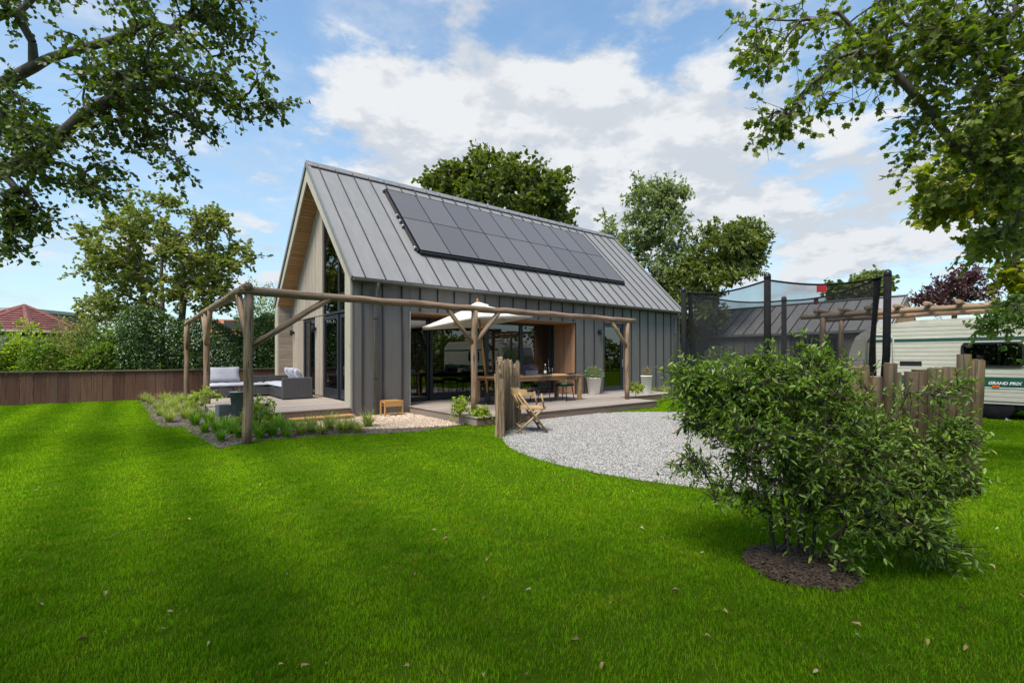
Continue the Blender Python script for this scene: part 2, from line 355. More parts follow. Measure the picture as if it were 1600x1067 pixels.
def cbox(d, bev):
    """box with chamfered edges, centred"""
    hx, hy, hz_ = [x / 2 for x in d]; bv = min(bev, hx * .45, hy * .45, hz_ * .45)
    if bv <= 0:
        V = [(x, y, z) for x in (-hx, hx) for y in (-hy, hy) for z in (-hz_, hz_)]
        return V, [(0, 1, 3, 2), (4, 6, 7, 5), (0, 4, 5, 1), (2, 3, 7, 6), (0, 2, 6, 4), (1, 5, 7, 3)]
    V = []; idx = {}
    for sx in (-1, 1):
        for sy in (-1, 1):
            for sz in (-1, 1):
                for ax in range(3):
                    h = [hx - bv, hy - bv, hz_ - bv]; h[ax] += bv
                    idx[(sx, sy, sz, ax)] = len(V); V.append((sx * h[0], sy * h[1], sz * h[2]))
    F = []
    def q(*k): F.append(tuple(idx[i] for i in k))
    for s in (-1, 1):
        o = s
        a = [(s, -1, -1, 0), (s, 1, -1, 0), (s, 1, 1, 0), (s, -1, 1, 0)]; q(*(a if s > 0 else a[::-1]))
        a = [(-1, s, -1, 1), (-1, s, 1, 1), (1, s, 1, 1), (1, s, -1, 1)]; q(*(a if s > 0 else a[::-1]))
        a = [(-1, -1, s, 2), (1, -1, s, 2), (1, 1, s, 2), (-1, 1, s, 2)]; q(*(a if s > 0 else a[::-1]))
    for s1 in (-1, 1):
        for s2 in (-1, 1):
            a = [(s1, s2, -1, 0), (s1, s2, -1, 1), (s1, s2, 1, 1), (s1, s2, 1, 0)]; q(*(a if s1 * s2 > 0 else a[::-1]))
            a = [(s1, -1, s2, 0), (s1, 1, s2, 0), (s1, 1, s2, 2), (s1, -1, s2, 2)]; q(*(a if s1 * s2 > 0 else a[::-1]))
            a = [(-1, s1, s2, 1), (-1, s1, s2, 2), (1, s1, s2, 2), (1, s1, s2, 1)]; q(*(a if s1 * s2 > 0 else a[::-1]))
            for s3 in (-1, 1):
                a = [(s1, s2, s3, 0), (s1, s2, s3, 1), (s1, s2, s3, 2)]; q(*(a if s1 * s2 * s3 > 0 else a[::-1]))
    return V, F
def tube(pts, rad, n=8, caps=True):
    P = [Vector(p) for p in pts]; m = len(P)
    if not hasattr(rad, '__len__'): rad = [rad] * m
    V = []; F = []; up = None
    for i in range(m):
        t = (P[min(i + 1, m - 1)] - P[max(i - 1, 0)]).normalized()
        if up is None: up = Vector((0, 0, 1)) if abs(t.z) < .9 else Vector((1, 0, 0))
        a = (up - t * up.dot(t)).normalized(); c = t.cross(a); up = a
        for k in range(n):
            th = 2 * math.pi * k / n; V.append(P[i] + rad[i] * (math.cos(th) * a + math.sin(th) * c))
    for i in range(m - 1):
        for k in range(n): F.append((i * n + k, i * n + (k + 1) % n, (i + 1) * n + (k + 1) % n, (i + 1) * n + k))
    if caps: F.append(tuple(range(n))[::-1]); F.append(tuple(range((m - 1) * n, m * n)))
    return V, F
def lathe(prof, n=20):
    V = []; F = []
    for r, z in prof:
        for k in range(n): th = 2 * math.pi * k / n; V.append((r * math.cos(th), r * math.sin(th), z))
    for i in range(len(prof) - 1):
        for k in range(n): F.append((i * n + k, i * n + (k + 1) % n, (i + 1) * n + (k + 1) % n, (i + 1) * n + k))
    F.append(tuple(range(n))[::-1]); F.append(tuple(range((len(prof) - 1) * n, len(prof) * n)))
    return V, F
def put(name, me, parent=None, loc=None, rot=None):
    o = bpy.data.objects.new(name, me); COL.objects.link(o)
    if parent is not None: o.parent = parent
    if loc is not None: o.location = loc
    if rot is not None: o.rotation_euler = rot
    return o
def tag(o, label, cat, group=None, kind=None):
    if label: o['label'] = label
    if cat: o['category'] = cat
    if group: o['group'] = group
    if kind: o['kind'] = kind
    return o
def thing(name, label, cat, loc=(0, 0, 0), rz=0, group=None):
    o = bpy.data.objects.new(name, None); COL.objects.link(o); o.location = loc; o.rotation_euler = (0, 0, rz)
    o.empty_display_size = .2
    return tag(o, label, cat, group)
def struct(name, me, kind='structure', parent=None, label=None):
    o = put(name, me, parent)
    if parent is None: o['kind'] = kind
    if label: o['label'] = label
    return o
BOXES = {}
def bpart(name, a, c, m, parent, bev=.006):
    """chamfered box part between two corners, mesh shared between alike boxes"""
    d = tuple(round(c[i] - a[i], 4) for i in range(3)); key = (d, m.name, bev)
    if key not in BOXES:
        V, F = cbox(d, bev); me = bpy.data.meshes.new(name); me.from_pydata([tuple(v) for v in V], [], F); me.materials.append(m); BOXES[key] = me
    return put(name, BOXES[key], parent, [(a[i] + c[i]) / 2 for i in range(3)])
def prism(poly, x0, x1, axis):
    """extrude a 2-D polygon (counter-clockwise seen from +axis) along an axis: axis 0 -> poly is (y,z), 1 -> (x,z), 2 -> (x,y)"""
    n = len(poly); V = []
    for e in (x0, x1):
        for p, q in poly: V.append({0: (e, p, q), 1: (p, e, q), 2: (p, q, e)}[axis])
    F = [tuple(range(n))[::-1], tuple(range(n, 2 * n))] + [(i, (i + 1) % n, n + (i + 1) % n, n + i) for i in range(n)]
    if axis == 1: F = [f[::-1] for f in F]
    return V, F
def copy_tree(o, parent=None, loc=None, rz=None, **props):
    c = o.copy(); COL.objects.link(c)
    if parent is not None: c.parent = parent
    if loc is not None: c.location = loc
    if rz is not None: c.rotation_euler = (0, 0, rz)
    for k, v in props.items(): c[k] = v
    for ch in list(o.children): copy_tree(ch, c)
    return c

# ---------------------------------------------- foliage helpers
def T_oval(fold=.12):      # pointed oval leaf, folded along the midrib (length 1)
    V = np.array([(0, 0, 0), (.3, .24, fold), (.68, .2, fold * .6), (1, 0, -.08), (.68, -.2, fold * .6), (.3, -.24, fold), (.5, 0, 0)])
    return V, np.array([(0, 6, 1), (1, 6, 2), (2, 6, 3), (3, 6, 4), (4, 6, 5), (5, 6, 0)])[:, ::-1]
def T_lance():
    V = np.array([(0, 0, 0), (.35, .17, .07), (.7, .13, .05), (1, 0, -.06), (.7, -.13, .05), (.35, -.17, .07)])
    return V, np.array([(0, 2, 1), (0, 3, 2), (0, 4, 3), (0, 5, 4)])
def T_round():
    V = np.array([(0, 0, 0), (.22, .36, .06), (.7, .42, .08), (.96, .14, -.02), (.96, -.14, -.02), (.7, -.42, .08), (.22, -.36, .06)])
    return V, np.array([(0, 2, 1), (0, 3, 2), (0, 4, 3), (0, 5, 4), (0, 6, 5)])
def T_diamond():
    V = np.array([(0, 0, 0), (.5, .28, .08), (1, 0, 0), (.5, -.28, .08)]); return V, np.array([(0, 2, 1), (0, 3, 2)])
def T_maple():
    r = [(0, .0), (.02, .30), (.18, .27), (.20, .56), (.42, .38), (.66, .50), (.66, .22), (1.0, 0), (.66, -.22), (.66, -.50), (.42, -.38), (.20, -.56), (.18, -.27), (.02, -.30)]
    V = np.array([(.30, 0, .03)] + [(x, y, -.10 * abs(y) - .08 * x) for x, y in r])
    n = len(r); return V, np.array([(0, 1 + (i + 1) % n, 1 + i) for i in range(n)])
def T_blade():
    V = np.array([(0, .03, 0), (0, -.03, 0), (.45, .028, .03), (.45, -.028, .03), (1, 0, -.1)]); return V, np.array([(0, 1, 3), (0, 3, 2), (2, 3, 4)])
def unit(a): return a / np.maximum(np.linalg.norm(a, axis=-1, keepdims=True), 1e-9)
def leaves_mesh(name, P, A, size, tmpl, m, up=(0, 0, 1), tilt=.6, rng=RNG, rnd=None):
    """P anchor points, A leaf axis directions; leaf faces roughly towards 'up' with random tilt"""
    n = len(P); TV, TF = tmpl
    A = unit(A); N = unit(np.asarray(up, float) + rng.normal(0, tilt, (n, 3)))
    B = unit(np.cross(N, A)); N = np.cross(A, B)
    s = (np.asarray(size) if np.ndim(size) else np.full(n, size)) * rng.uniform(.65, 1.2, n)
    V = P[:, None, :] + s[:, None, None] * (TV[None, :, 0, None] * A[:, None, :] + TV[None, :, 1, None] * B[:, None, :] + TV[None, :, 2, None] * N[:, None, :])
    Fc = (TF[None] + (np.arange(n) * len(TV))[:, None, None]).reshape(-1, TF.shape[1])
    if rnd is None: rnd = rng.uniform(0, 1, n)
    return np_mesh(name, V.reshape(-1, 3), Fc, m, np.repeat(rnd, len(TV)))
def frusta(P0, P1, r0, r1, k=5):
    D = unit(P1 - P0); U = np.where(np.abs(D[:, 2:3]) < .9, np.array([[0, 0, 1.]]), np.array([[1., 0, 0]]))
    a = unit(np.cross(D, U)); c = np.cross(D, a); th = np.arange(k) * 2 * np.pi / k
    ring = np.cos(th)[None, :, None] * a[:, None, :] + np.sin(th)[None, :, None] * c[:, None, :]
    V = np.concatenate([P0[:, None, :] + r0[:, None, None] * ring, P1[:, None, :] + r1[:, None, None] * ring], 1)
    i = np.arange(k); j = (i + 1) % k
    q = np.stack([i, i + k, j + k, j], 1)
    F = (q[None] + (np.arange(len(P0)) * 2 * k)[:, None, None]).reshape(-1, 4)
    return V.reshape(-1, 3), F
def ellipsoid_pts(n, c, rad, rng, inner=.35):
    d = unit(rng.normal(size=(n, 3))); r = rng.uniform(inner ** 3, 1, n) ** (1 / 3)
    return np.asarray(c)[None] + d * r[:, None] * np.asarray(rad)[None]
def grow(trunks, tips, seed=1, seg=.35, bias=.25, rbase=.2, rtip=.004, e=2.4, wob=.06):
    """branch skeleton: every tip is joined to the cheapest existing node by a gently curved limb; pipe-model radii"""
    rng = np.random.default_rng(seed)
    cap = 60000; X = np.zeros((cap, 3)); par = np.full(cap, -1); pl = np.zeros(cap); n = 0
    for tr in trunks:
        prev = -1
        for i in range(len(tr) - 1):
            a, c = np.array(tr[i], float), np.array(tr[i + 1], float); L = np.linalg.norm(c - a); k = max(1, int(L / seg))
            for t in range(0 if i == 0 else 1, k + 1):
                p = a + (c - a) * t / k
                if i == 0 and t == 0 and n:            # join to an existing node if one is close
                    j = int(np.argmin(((X[:n] - p) ** 2).sum(1)))
                    if np.linalg.norm(X[j] - p) < seg * 1.5: prev = j; continue
                X[n] = p; par[n] = prev; pl[n] = 0 if prev < 0 else pl[prev] + np.linalg.norm(p - X[prev]); prev = n; n += 1
    base = X[:n].copy()
    order = np.argsort([np.min(((base - t) ** 2).sum(1)) for t in tips]); tipnode = np.zeros(len(tips), int)
    for ti in order:
        t = tips[ti]; d = np.linalg.norm(X[:n] - t, axis=1)
        j = int(np.argmin(d + bias * pl[:n])); D = d[j]; p0 = X[j]
        pd = X[j] - X[par[j]] if par[j] >= 0 else np.array([0, 0, 1.]); pd = pd / max(1e-6, np.linalg.norm(pd))
        ctrl = p0 + pd * D * .35 + (t - p0) * .25; k = max(2, int(D / seg)); prev = j
        for s in range(1, k + 1):
            f = s / k; p = (1 - f) ** 2 * p0 + 2 * f * (1 - f) * ctrl + f * f * t
            if s < k: p = p + rng.normal(0, wob * seg, 3)
            X[n] = p; par[n] = prev; pl[n] = pl[prev] + np.linalg.norm(p - X[prev]); prev = n; n += 1
        tipnode[ti] = prev
        if n > cap - 200: break
    acc = np.zeros(n); kids = np.zeros(n, int)
    for i in range(n - 1, -1, -1):
        if acc[i] == 0: acc[i] = 1
        if par[i] >= 0: acc[par[i]] += acc[i]
    rad = acc ** (1 / e); rad = rtip + (rbase - rtip) * (rad - 1) / max(1e-6, rad.max() - 1)
    return X[:n], par[:n], rad, tipnode
def skeleton_mesh(name, X, par, rad, m, rmin=0.0, k=6):
    i = np.where((par >= 0) & (rad >= rmin))[0]
    V, F = frusta(X[par[i]], X[i], np.minimum(rad[par[i]], rad[i] * 1.35), rad[i], k)
    return np_mesh(name, V, F, m, smooth=True)
def sprays(X, par, tipn, ntw, twlen, nleaf, rng, droop=.25, spread=.9):
    """side twigs at each tip with leaves set along them; returns twig segments, leaf anchors and axes"""
    t = X[tipn]; d = unit(t - X[par[tipn]]); n = len(t)
    P = np.repeat(t - d * twlen * .3, ntw, 0); D = unit(np.repeat(d, ntw, 0) + rng.normal(0, spread, (n * ntw, 3)))
    D[:, 2] -= droop * .5; D = unit(D); L = twlen * rng.uniform(.5, 1.2, n * ntw)
    E = P + D * L[:, None] + np.array([0, 0, -1]) * (droop * L)[:, None] * .4
    f = rng.uniform(.15, 1.0, (n * ntw, nleaf)); LP = P[:, None] + (E - P)[:, None] * f[..., None]
    LA = D[:, None] * .7 + rng.normal(0, .7, (n * ntw, nleaf, 3)); LA[..., 2] -= droop
    return P, E, LP.reshape(-1, 3), LA.reshape(-1, 3)
def make_tree(name, label, trunks, tips, leafm, barkm, tmpl, leafsize, seed, group=None, ntw=4, twlen=.4, nleaf=7, rbase=.2, seg=.4, bias=.25,
              droop=.25, cat='tree', rmin=.0, twigs=False, spread=.9, cull=None, tilt=.6, clump_tone=.35):
    rng = np.random.default_rng(seed)
    X, par, rad, tn = grow(trunks, tips, seed, seg, bias, rbase)
    root = thing(name, label, cat, tuple(trunks[0][0]), 0, group); o0 = np.array(trunks[0][0])
    put('trunk', skeleton_mesh('trunk', X - o0, par, rad, barkm, rmin), root)
    P, E, LP, LA = sprays(X, par, tn, ntw, twlen, nleaf, rng, droop, spread)
    tone = np.repeat(rng.uniform(0, 1, len(tn)), ntw * nleaf) * clump_tone + rng.uniform(0, 1, len(LP)) * (1 - clump_tone)
    me = leaves_mesh('crown', LP - o0, LA, leafsize, tmpl, leafm, rng=rng, tilt=tilt, rnd=tone)
    c = put('crown', me, root)
    if twigs:
        V, F = frusta(P - o0, E - o0, np.full(len(P), .0035), np.full(len(P), .0015), 4); put('twigs', np_mesh('twigs', V, F, barkm), root)
    return root
def crown_tips(blobs, rng, gap=.0, gscale=.8):
    """tips inside a set of (centre, radii, count) blobs, thinned by a lumpy field so that gaps open up"""
    out = []
    for c, r, n in blobs: out.append(ellipsoid_pts(n, c, r, rng))
    T = np.concatenate(out)
    if gap:
        ph = rng.uniform(0, 6.28, (6, 3)); k = rng.normal(0, gscale * 2.2, (6, 3)); f = np.zeros(len(T))
        for a in range(6): f += np.sin(T @ k[a] + ph[a, 0])
        T = T[f > np.quantile(f, gap)]
    return T
def scatter(name, P, rot, scl, sources, m_unused=None, label=None, cat=None):
    """stuff: points carrying instances of small source meshes"""
    me = bpy.data.meshes.new(name); me.vertices.add(len(P)); me.vertices.foreach_set('co', np.asarray(P, np.float32).ravel())
    a = me.attributes.new('rot', 'FLOAT_VECTOR', 'POINT'); a.data.foreach_set('vector', np.asarray(rot, np.float32).ravel())
    a = me.attributes.new('scl', 'FLOAT_VECTOR', 'POINT'); a.data.foreach_set('vector', np.asarray(scl, np.float32).ravel())
    a = me.attributes.new('pick', 'INT', 'POINT'); a.data.foreach_set('value', RNG.integers(0, len(sources), len(P)).astype(np.int32))
    o = put(name, me); o['kind'] = 'stuff'
    if label: o['label'] = label
    if cat: o['category'] = cat
    g = bpy.data.node_groups.new(name + '_nodes', 'GeometryNodeTree')
    g.interface.new_socket('Geometry', in_out='INPUT', socket_type='NodeSocketGeometry'); g.interface.new_socket('Geometry', in_out='OUTPUT', socket_type='NodeSocketGeometry')
    N, Lk = g.nodes, g.links; gi = N.new('NodeGroupInput'); go = N.new('NodeGroupOutput'); ip = N.new('GeometryNodeInstanceOnPoints')
    jn = N.new('GeometryNodeJoinGeometry')
    for me2 in reversed(sources):
        src = bpy.data.objects.new(me2.name, me2)
        oi = N.new('GeometryNodeObjectInfo'); oi.inputs['Object'].default_value = src; oi.inputs['As Instance'].default_value = True; Lk.new(oi.outputs['Geometry'], jn.inputs[0])
    def attr(nm, t):
        x = N.new('GeometryNodeInputNamedAttribute'); x.data_type = t; x.inputs['Name'].default_value = nm; return x.outputs['Attribute']
    Lk.new(gi.outputs[0], ip.inputs['Points']); Lk.new(jn.outputs[0], ip.inputs['Instance']); ip.inputs['Pick Instance'].default_value = True
    Lk.new(attr('pick', 'INT'), ip.inputs['Instance Index'])
    er = N.new('FunctionNodeEulerToRotation'); Lk.new(attr('rot', 'FLOAT_VECTOR'), er.inputs[0]); Lk.new(er.outputs[0], ip.inputs['Rotation'])
    Lk.new(attr('scl', 'FLOAT_VECTOR'), ip.inputs['Scale']); Lk.new(ip.outputs[0], go.inputs[0])
    md = o.modifiers.new('scatter', 'NODES'); md.node_group = g
    return o

# ================================================================== SETTING: ground, beds, gravel
EPS = .004
def sheet(name, poly, z, m, label=None, sub=0):
    V = [(p[0], p[1], z) for p in poly]; me = bpy.data.meshes.new(name); me.from_pydata(V, [], [tuple(range(len(V)))]); me.materials.append(m)
    return struct(name, me, label=label)
def g2(u, v): p = ong(u, v); return (p.x, p.y)
sheet('ground', [(-400, -400), (400, -400), (400, 400), (-400, 400)], 0, M_ground, 'wide grass ground under the lawn and gardens')
BED = [g2(*q) for q in ((216, 624), (232, 645), (237, 656), (252, 668), (285, 668), (318, 689), (342, 701), (388, 691), (480, 683), (570, 679), (650, 675), (742, 662))] + [(1.5, -.02), (-.0, -.02), (-2.7, .05), (-2.7, 8.95)]
sheet('garden_bed', BED, EPS * 2, M_soil, 'dark soil border bed round the raised deck')
PEB = [(-1.5, -.35), g2(520, 672), g2(600, 671), g2(690, 667), (1.42, -2.75), (1.42, -.05), (0, -.05), (-.05, -.35)]
sheet('pebble_strip', PEB, EPS * 3, M_pebblebase, 'tan pebble strip along the grey house wall')
GC, GR = (4.2, -6.9), 3.82
def gravel_rim(a, k=1.0):                              # round patch, flattened on the side of the palisade
    x_, y_ = GR * k * math.cos(a) * (1 + .008 * math.sin(5 * a)), GR * k * math.sin(a); r_ = x_ * FY - y_ * FX
    if r_ > 0: x_ -= .26 * r_ * FY; y_ += .26 * r_ * FX
    return (GC[0] + x_, GC[1] + y_)
GRAVEL = [gravel_rim(a) for a in np.linspace(0, 2 * math.pi, 72, endpoint=False)]
sheet('gravel_circle', GRAVEL, EPS * 2, M_gravelbase, 'round pale gravel patch in the lawn')
sheet('bark_edge_bed', [(11.05, -1.7), (14.3, -1.5), (14.3, -.03), (11.05, -.03)], EPS * 2, M_soil, 'soil strip beyond the deck at the far wall')
def inpoly(P, poly):
    x, y = P[:, 0], P[:, 1]; ins = np.zeros(len(P), bool); n = len(poly)
    for i in range(n):
        (x1, y1), (x2, y2) = poly[i], poly[(i + 1) % n]
        c = ((y1 > y) != (y2 > y)) & (x < (x2 - x1) * (y - y1) / (y2 - y1 + 1e-12) + x1); ins ^= c
    return ins
MUL = ong(1248, 885); MUL = (MUL.x + .0, MUL.y)
MR = .36
# mulch mound under the shrub
mb = MB(); ring = []
for j in range(6):
    rr = MR * (1 - j / 6)
    ring.append((rr, .005 + .035 * (1 - (rr / MR) ** 2)))
mb.lathe(ring[:] + [(.01, .042)], 40)
struct('mulch_ring', mb.mesh('mulch_ring', M_mulch), label='dark bark mulch ring under the shrub').location = (MUL[0], MUL[1], 0)

# ================================================================== HOUSE
L, W, ZE, ZR, YR = 14.05, 7.72, 3.35, 7.28, 3.66
EY = -.17                                             # eave overhang in y
house = thing('house', 'grey standing-seam barn house with steep metal roof and timber gable', 'house', (0, 0, 0))
slopeR = math.atan2(ZR - ZE, YR - EY)
WX = [0.03] + [.24 + .5255 * i for i in range(27)]; WX = [x for x in WX if x < L - .1] + [L]
OP1 = (1.52, 7.70, .2, 2.64); OP2 = (9.17, 10.34, .2, 2.70)
def wallpanel(x0, x1, z0, z1):
    if x1 - x0 < .01 or z1 - z0 < .01: return
    bpart('wall_panel', (x0 + .004, -.014, z0), (x1 - .004, .03, z1), M_zinc_wall, house, .004)
ztop = ZE + .06
for i in range(len(WX) - 1):
    x0, x1 = WX[i], WX[i + 1]
    segs = [(x0, x1)]
    cuts = sorted({c for c in (OP1[0], OP1[1], OP2[0], OP2[1]) if x0 < c < x1}); e = [x0] + cuts + [x1]
    for a, c in zip(e[:-1], e[1:]):
        mid = (a + c) / 2
        op = OP1 if OP1[0] < mid < OP1[1] else OP2 if OP2[0] < mid < OP2[1] else None
        if op: wallpanel(a, c, op[3], ztop); 
        else: wallpanel(a, c, .03, ztop)
    if i:
        op = OP1 if OP1[0] < x0 < OP1[1] else OP2 if OP2[0] < x0 < OP2[1] else None
        z0 = op[3] + .02 if op else .03
        bpart('wall_seam', (x0 - .011, -.052, z0), (x0 + .011, -.012, ztop - .02), M_zinc_dark, house, .003)
# solid wall core behind the cladding
def core(name, a, c, m=M_int): return bpart(name, a, c, m, house, 0)
for x0, x1, z0, z1 in ((.06, OP1[0], .0, ztop), (OP1[1], OP2[0], 0, ztop), (OP2[1], L, 0, ztop), (OP1[0], OP1[1], OP1[3] + .03, ztop), (OP2[0], OP2[1], OP2[3] + .02, ztop), (OP1[0], OP1[1], 0, .17), (OP2[0], OP2[1], 0, .17)):
    core('wall_core', (x0 + .001, .034, z0), (x1 - .001, .22, z1))
core('back_wall', (.06, W - .25, 0), (L, W - .02, ZE), M_zinc_wall)
V, F = prism([(.0, 0), (W - .02, 0), (W - .02, ZE), (YR, ZR - .12), (.0, ZE)], L - .12, L - .005, 0)
MB().add(V, F).build('end_gable_wall', M_zinc_wall, house)
core('interior_floor', (.5, .23, .05), (L - .13, W - .26, .17), M_intfloor)
core('interior_wall', (1.0, 4.9, .18), (L - .2, 5.0, 3.3)); core('interior_wall', (8.2, 1.2, .18), (8.3, 4.88, 3.3))
core('interior_ceiling', (1.9, .24, 3.0), (L - .2, 4.88, 3.1))
# roof: panels and standing seams on both slopes
def slope_mat(y0, z0, y1, z1, x):   # local X along the house, local Y up the slope, local Z outwards
    d = Vector((0, y1 - y0, z1 - z0)); Ls = d.length; d.normalize()
    ex = Vector((1, 0, 0)) if y1 > y0 else Vector((-1, 0, 0)); n = ex.cross(d)
    M = Matrix((ex, d, n)).transposed().to_4x4(); M.translation = Vector((x, y0, z0)); return M, Ls
MR_, LS = slope_mat(EY, ZE, YR, ZR, 0); ML_, LSL = slope_mat(W + .05, ZE - .06, YR, ZR, 0)
def slopebox(name, M, a, c, m, bev=.004, parent=None):
    o = bpart(name, a, c, m, parent or house, bev); loc = o.location.copy()
    o.rotation_euler = M.to_euler(); o.location = M @ loc; return o
RX = [-.06] + [.245 + .5255 * i for i in range(27)]; RX = [x for x in RX if x < L - .1] + [L + .04]
for i in range(len(RX) - 1):
    slopebox('roof_panel', MR_, (RX[i] + .003, 0, 0), (RX[i + 1] - .003, LS - .02, .05), M_zinc_roof)
    slopebox('roof_panel', ML_, (-RX[i + 1] + .003, 0, 0), (-RX[i] - .003, LSL - .02, .05), M_zinc_roof)
    if i:
        slopebox('roof_seam', MR_, (RX[i] - .010, .0, .046), (RX[i] + .010, LS - .08, .088), M_zinc_dark, .003)
        slopebox('roof_seam', ML_, (-RX[i] - .013, .0, .046), (-RX[i] + .013, LSL - .08, .098), M_zinc_dark, .003)
slopebox('roof_deck', MR_, (.0, .05, -.2), (L - .01, LS - .15, -.006), M_int, 0); slopebox('roof_deck', ML_, (-L + .01, .05, -.2), (-.0, LSL - .15, -.006), M_int, 0)
mb = MB()
mb.add(*prism([(YR - .17, ZR - .10), (YR, ZR + .075), (YR + .17, ZR - .10), (YR + .17, ZR - .075), (YR, ZR + .11), (YR - .17, ZR - .075)][::1], -.07, L + .05, 0))
mb.build('ridge_cap', M_zinc_trim, house)
mb = MB(); mb.add(*prism([(YR - .225, ZR - .145), (YR - .175, ZR - .095), (YR - .19, ZR - .08), (YR - .24, ZR - .13)], .02, L, 0)); mb.build('ridge_vent', M_black, house)
slopebox('rake_flashing', MR_, (-.085, 0, -.06), (-.062, LS + .03, .075), M_zinc_trim); slopebox('rake_flashing', ML_, (.062, 0, -.06), (.085, LSL + .03, .075), M_zinc_trim)
slopebox('rake_flashing', MR_, (L + .042, 0, -.06), (L + .065, LS + .03, .075), M_zinc_trim)
# gable end: pale rake boards, fins, soffit, timber cladding, glazing in the recess
FIN = .40; GX = .46
def zslope(y, off=0): return (ZE + (ZR - ZE) * (y - EY) / (YR - EY) if y < YR else ZR - (ZR - ZE + .06) * (y - YR) / (W + .05 - YR)) - off
o_v = .40
mb = MB(); mb.add(*prism([(.0, .03), (FIN - .02, .03), (FIN - .02, zslope(FIN) - o_v), (YR, ZR - .52), (YR, ZR - .075), (.0, zslope(0) - .085)], -.045, -.003, 0)); mb.build('rake_board', M_trimwood, house)
mb = MB(); mb.add(*prism([(W, .03), (W, zslope(W) - .085), (YR + .003, ZR - .075), (YR + .003, ZR - .52), (W - FIN + .02, zslope(W - FIN) - o_v), (W - FIN + .02, .03)][::-1], -.045, -.003, 0)); mb.build('rake_board', M_trimwood, house)
core('fin_wall', (0, .034, .0), (GX + .05, FIN - .02, ZE - .05)); core('fin_wall', (0, W - FIN + .02, 0), (GX + .05, W - .03, ZE - .05), M_zinc_wall)
bpart('corner_trim', (-.012, -.03, .03), (.028, .0, ZE), M_zinc_wall, house)
for i in range(24):                                      # level boards on the inner faces of the fins
    z0 = .27 + i * .128
    if z0 + .12 < zslope(W - FIN) - .35:
        bpart('siding_board', (.0, W - FIN - .004, z0), (GX, W - FIN + .016, z0 + .122), M_cedar_h, house, .004)
        bpart('siding_board', (.0, FIN - .016, z0), (GX, FIN + .004, z0 + .122), M_cedar_h, house, .004)
SV = .30
for Mx, Ls, sgn in ((MR_, LS, 1), (ML_, LSL, -1)):       # soffit boards under the roof overhang
    n = int((Ls - .55) / .125)
    for i in range(n):
        a = .30 + i * .125; x0, x1 = (.0, GX) if sgn > 0 else (-GX, -.0)
        slopebox('soffit_board', Mx, (x0, a, -SV - .02), (x1, a + .119, -SV), M_soffit, .003)
slopebox('soffit_backing', MR_, (.0, .05, -SV + .004), (GX, LS - .3, -.21), M_int, 0); slopebox('soffit_backing', ML_, (-GX, .05, -SV + .004), (0, LSL - .3, -.21), M_int, 0)
GW = (4.62, 5.92, .30, 2.72)                              # gable window
def gslope(y): return zslope(y, .44)
mb = MB(); mb.add(*prism([(YR + .05, .2), (GW[0], .2), (GW[0], gslope(GW[0]) + .1), (YR + .05, gslope(YR + .05) + .05)], GX + .03, GX + .2, 0)); mb.build('gable_core', M_int, house)
mb = MB(); mb.add(*prism([(GW[1], .2), (W - FIN, .2), (W - FIN, gslope(W - FIN) + .1), (GW[1], gslope(GW[1]) + .1)], GX + .03, GX + .2, 0)); mb.build('gable_core', M_int, house)
mb = MB(); mb.add(*prism([(GW[0], GW[3]), (GW[1], GW[3]), (GW[1], gslope(GW[1]) + .1), (GW[0], gslope(GW[0]) + .1)], GX + .03, GX + .2, 0)); mb.build('gable_core', M_int, house)
y = 3.80; bw = .126; k = 0
while y < W - FIN - .02:
    y1 = min(y + bw - .005, W - FIN - .006); jit = random.uniform(-.003, .003)
    if y1 - y > .02:
        if not (GW[0] - .02 < (y + y1) / 2 < GW[1] + .02): bpart('gable_board', (GX + jit, y, .262), (GX + .03, y1, 2.745), M_cedar, house, .003)
        mb = MB(); mb.add(*prism([(y, 2.765), (y1, 2.765), (y1, gslope(y1) + .12), (y, gslope(y) + .12)], GX - .012 + jit, GX + .03, 0))
        mb.build('gable_board', M_cedar, house)
    y += bw; k += 1
def window(name, parent, axis, fixed, a0, a1, z0, z1, fw=.06, depth=.07, pane=True, muls=(), handle=False, bottom=None):
    """frame of four bars (+ mullions) in the plane axis=fixed; a = coordinate along the wall"""
    def bx(p0, p1, q0, q1, m, off=0, d=depth, nm='frame_bar', par=None):
        if axis == 1: return bpart(nm, (p0, fixed + off, q0), (p1, fixed + off + d, q1), m, par, .005)
        return bpart(nm, (fixed + off, p0, q0), (fixed + off + d, p1, q1), m, par, .005)
    e = bpy.data.objects.new(name, None); COL.objects.link(e); e.parent = parent
    bt = bottom or fw
    bx(a0, a0 + fw, z0, z1, M_frame, par=e); bx(a1 - fw, a1, z0, z1, M_frame, par=e)
    bx(a0 + fw, a1 - fw, z1 - fw, z1, M_frame, off=.002, par=e); bx(a0 + fw, a1 - fw, z0, z0 + bt, M_frame, off=.002, par=e)
    for mu in muls: bx(mu - fw * .5, mu + fw * .5, z0 + bt, z1 - fw, M_frame, off=.003, par=e)
    if pane: bx(a0 + fw, a1 - fw, z0 + bt, z1 - fw, M_glass, off=depth * .45, d=.012, nm='pane', par=e)
    if handle: bx(a1 - fw * .75, a1 - fw * .4, 1.1, 1.38, M_steel, off=-.04, d=.02, nm='door_handle', par=e)
    return e
window('gable_window', house, 0, GX + .02, GW[0], GW[1], GW[2], GW[3], .07, muls=((GW[0] + GW[1]) / 2,))
core('curtain', (GX + .24, GW[0] + .1, .25), (GX + .27, GW[1] - .1, 2.7), M_palecurtain)
bpart('floor_plinth', (GX + .02, 3.8, .2), (GX + .06, W - FIN, .258), M_frame, house)
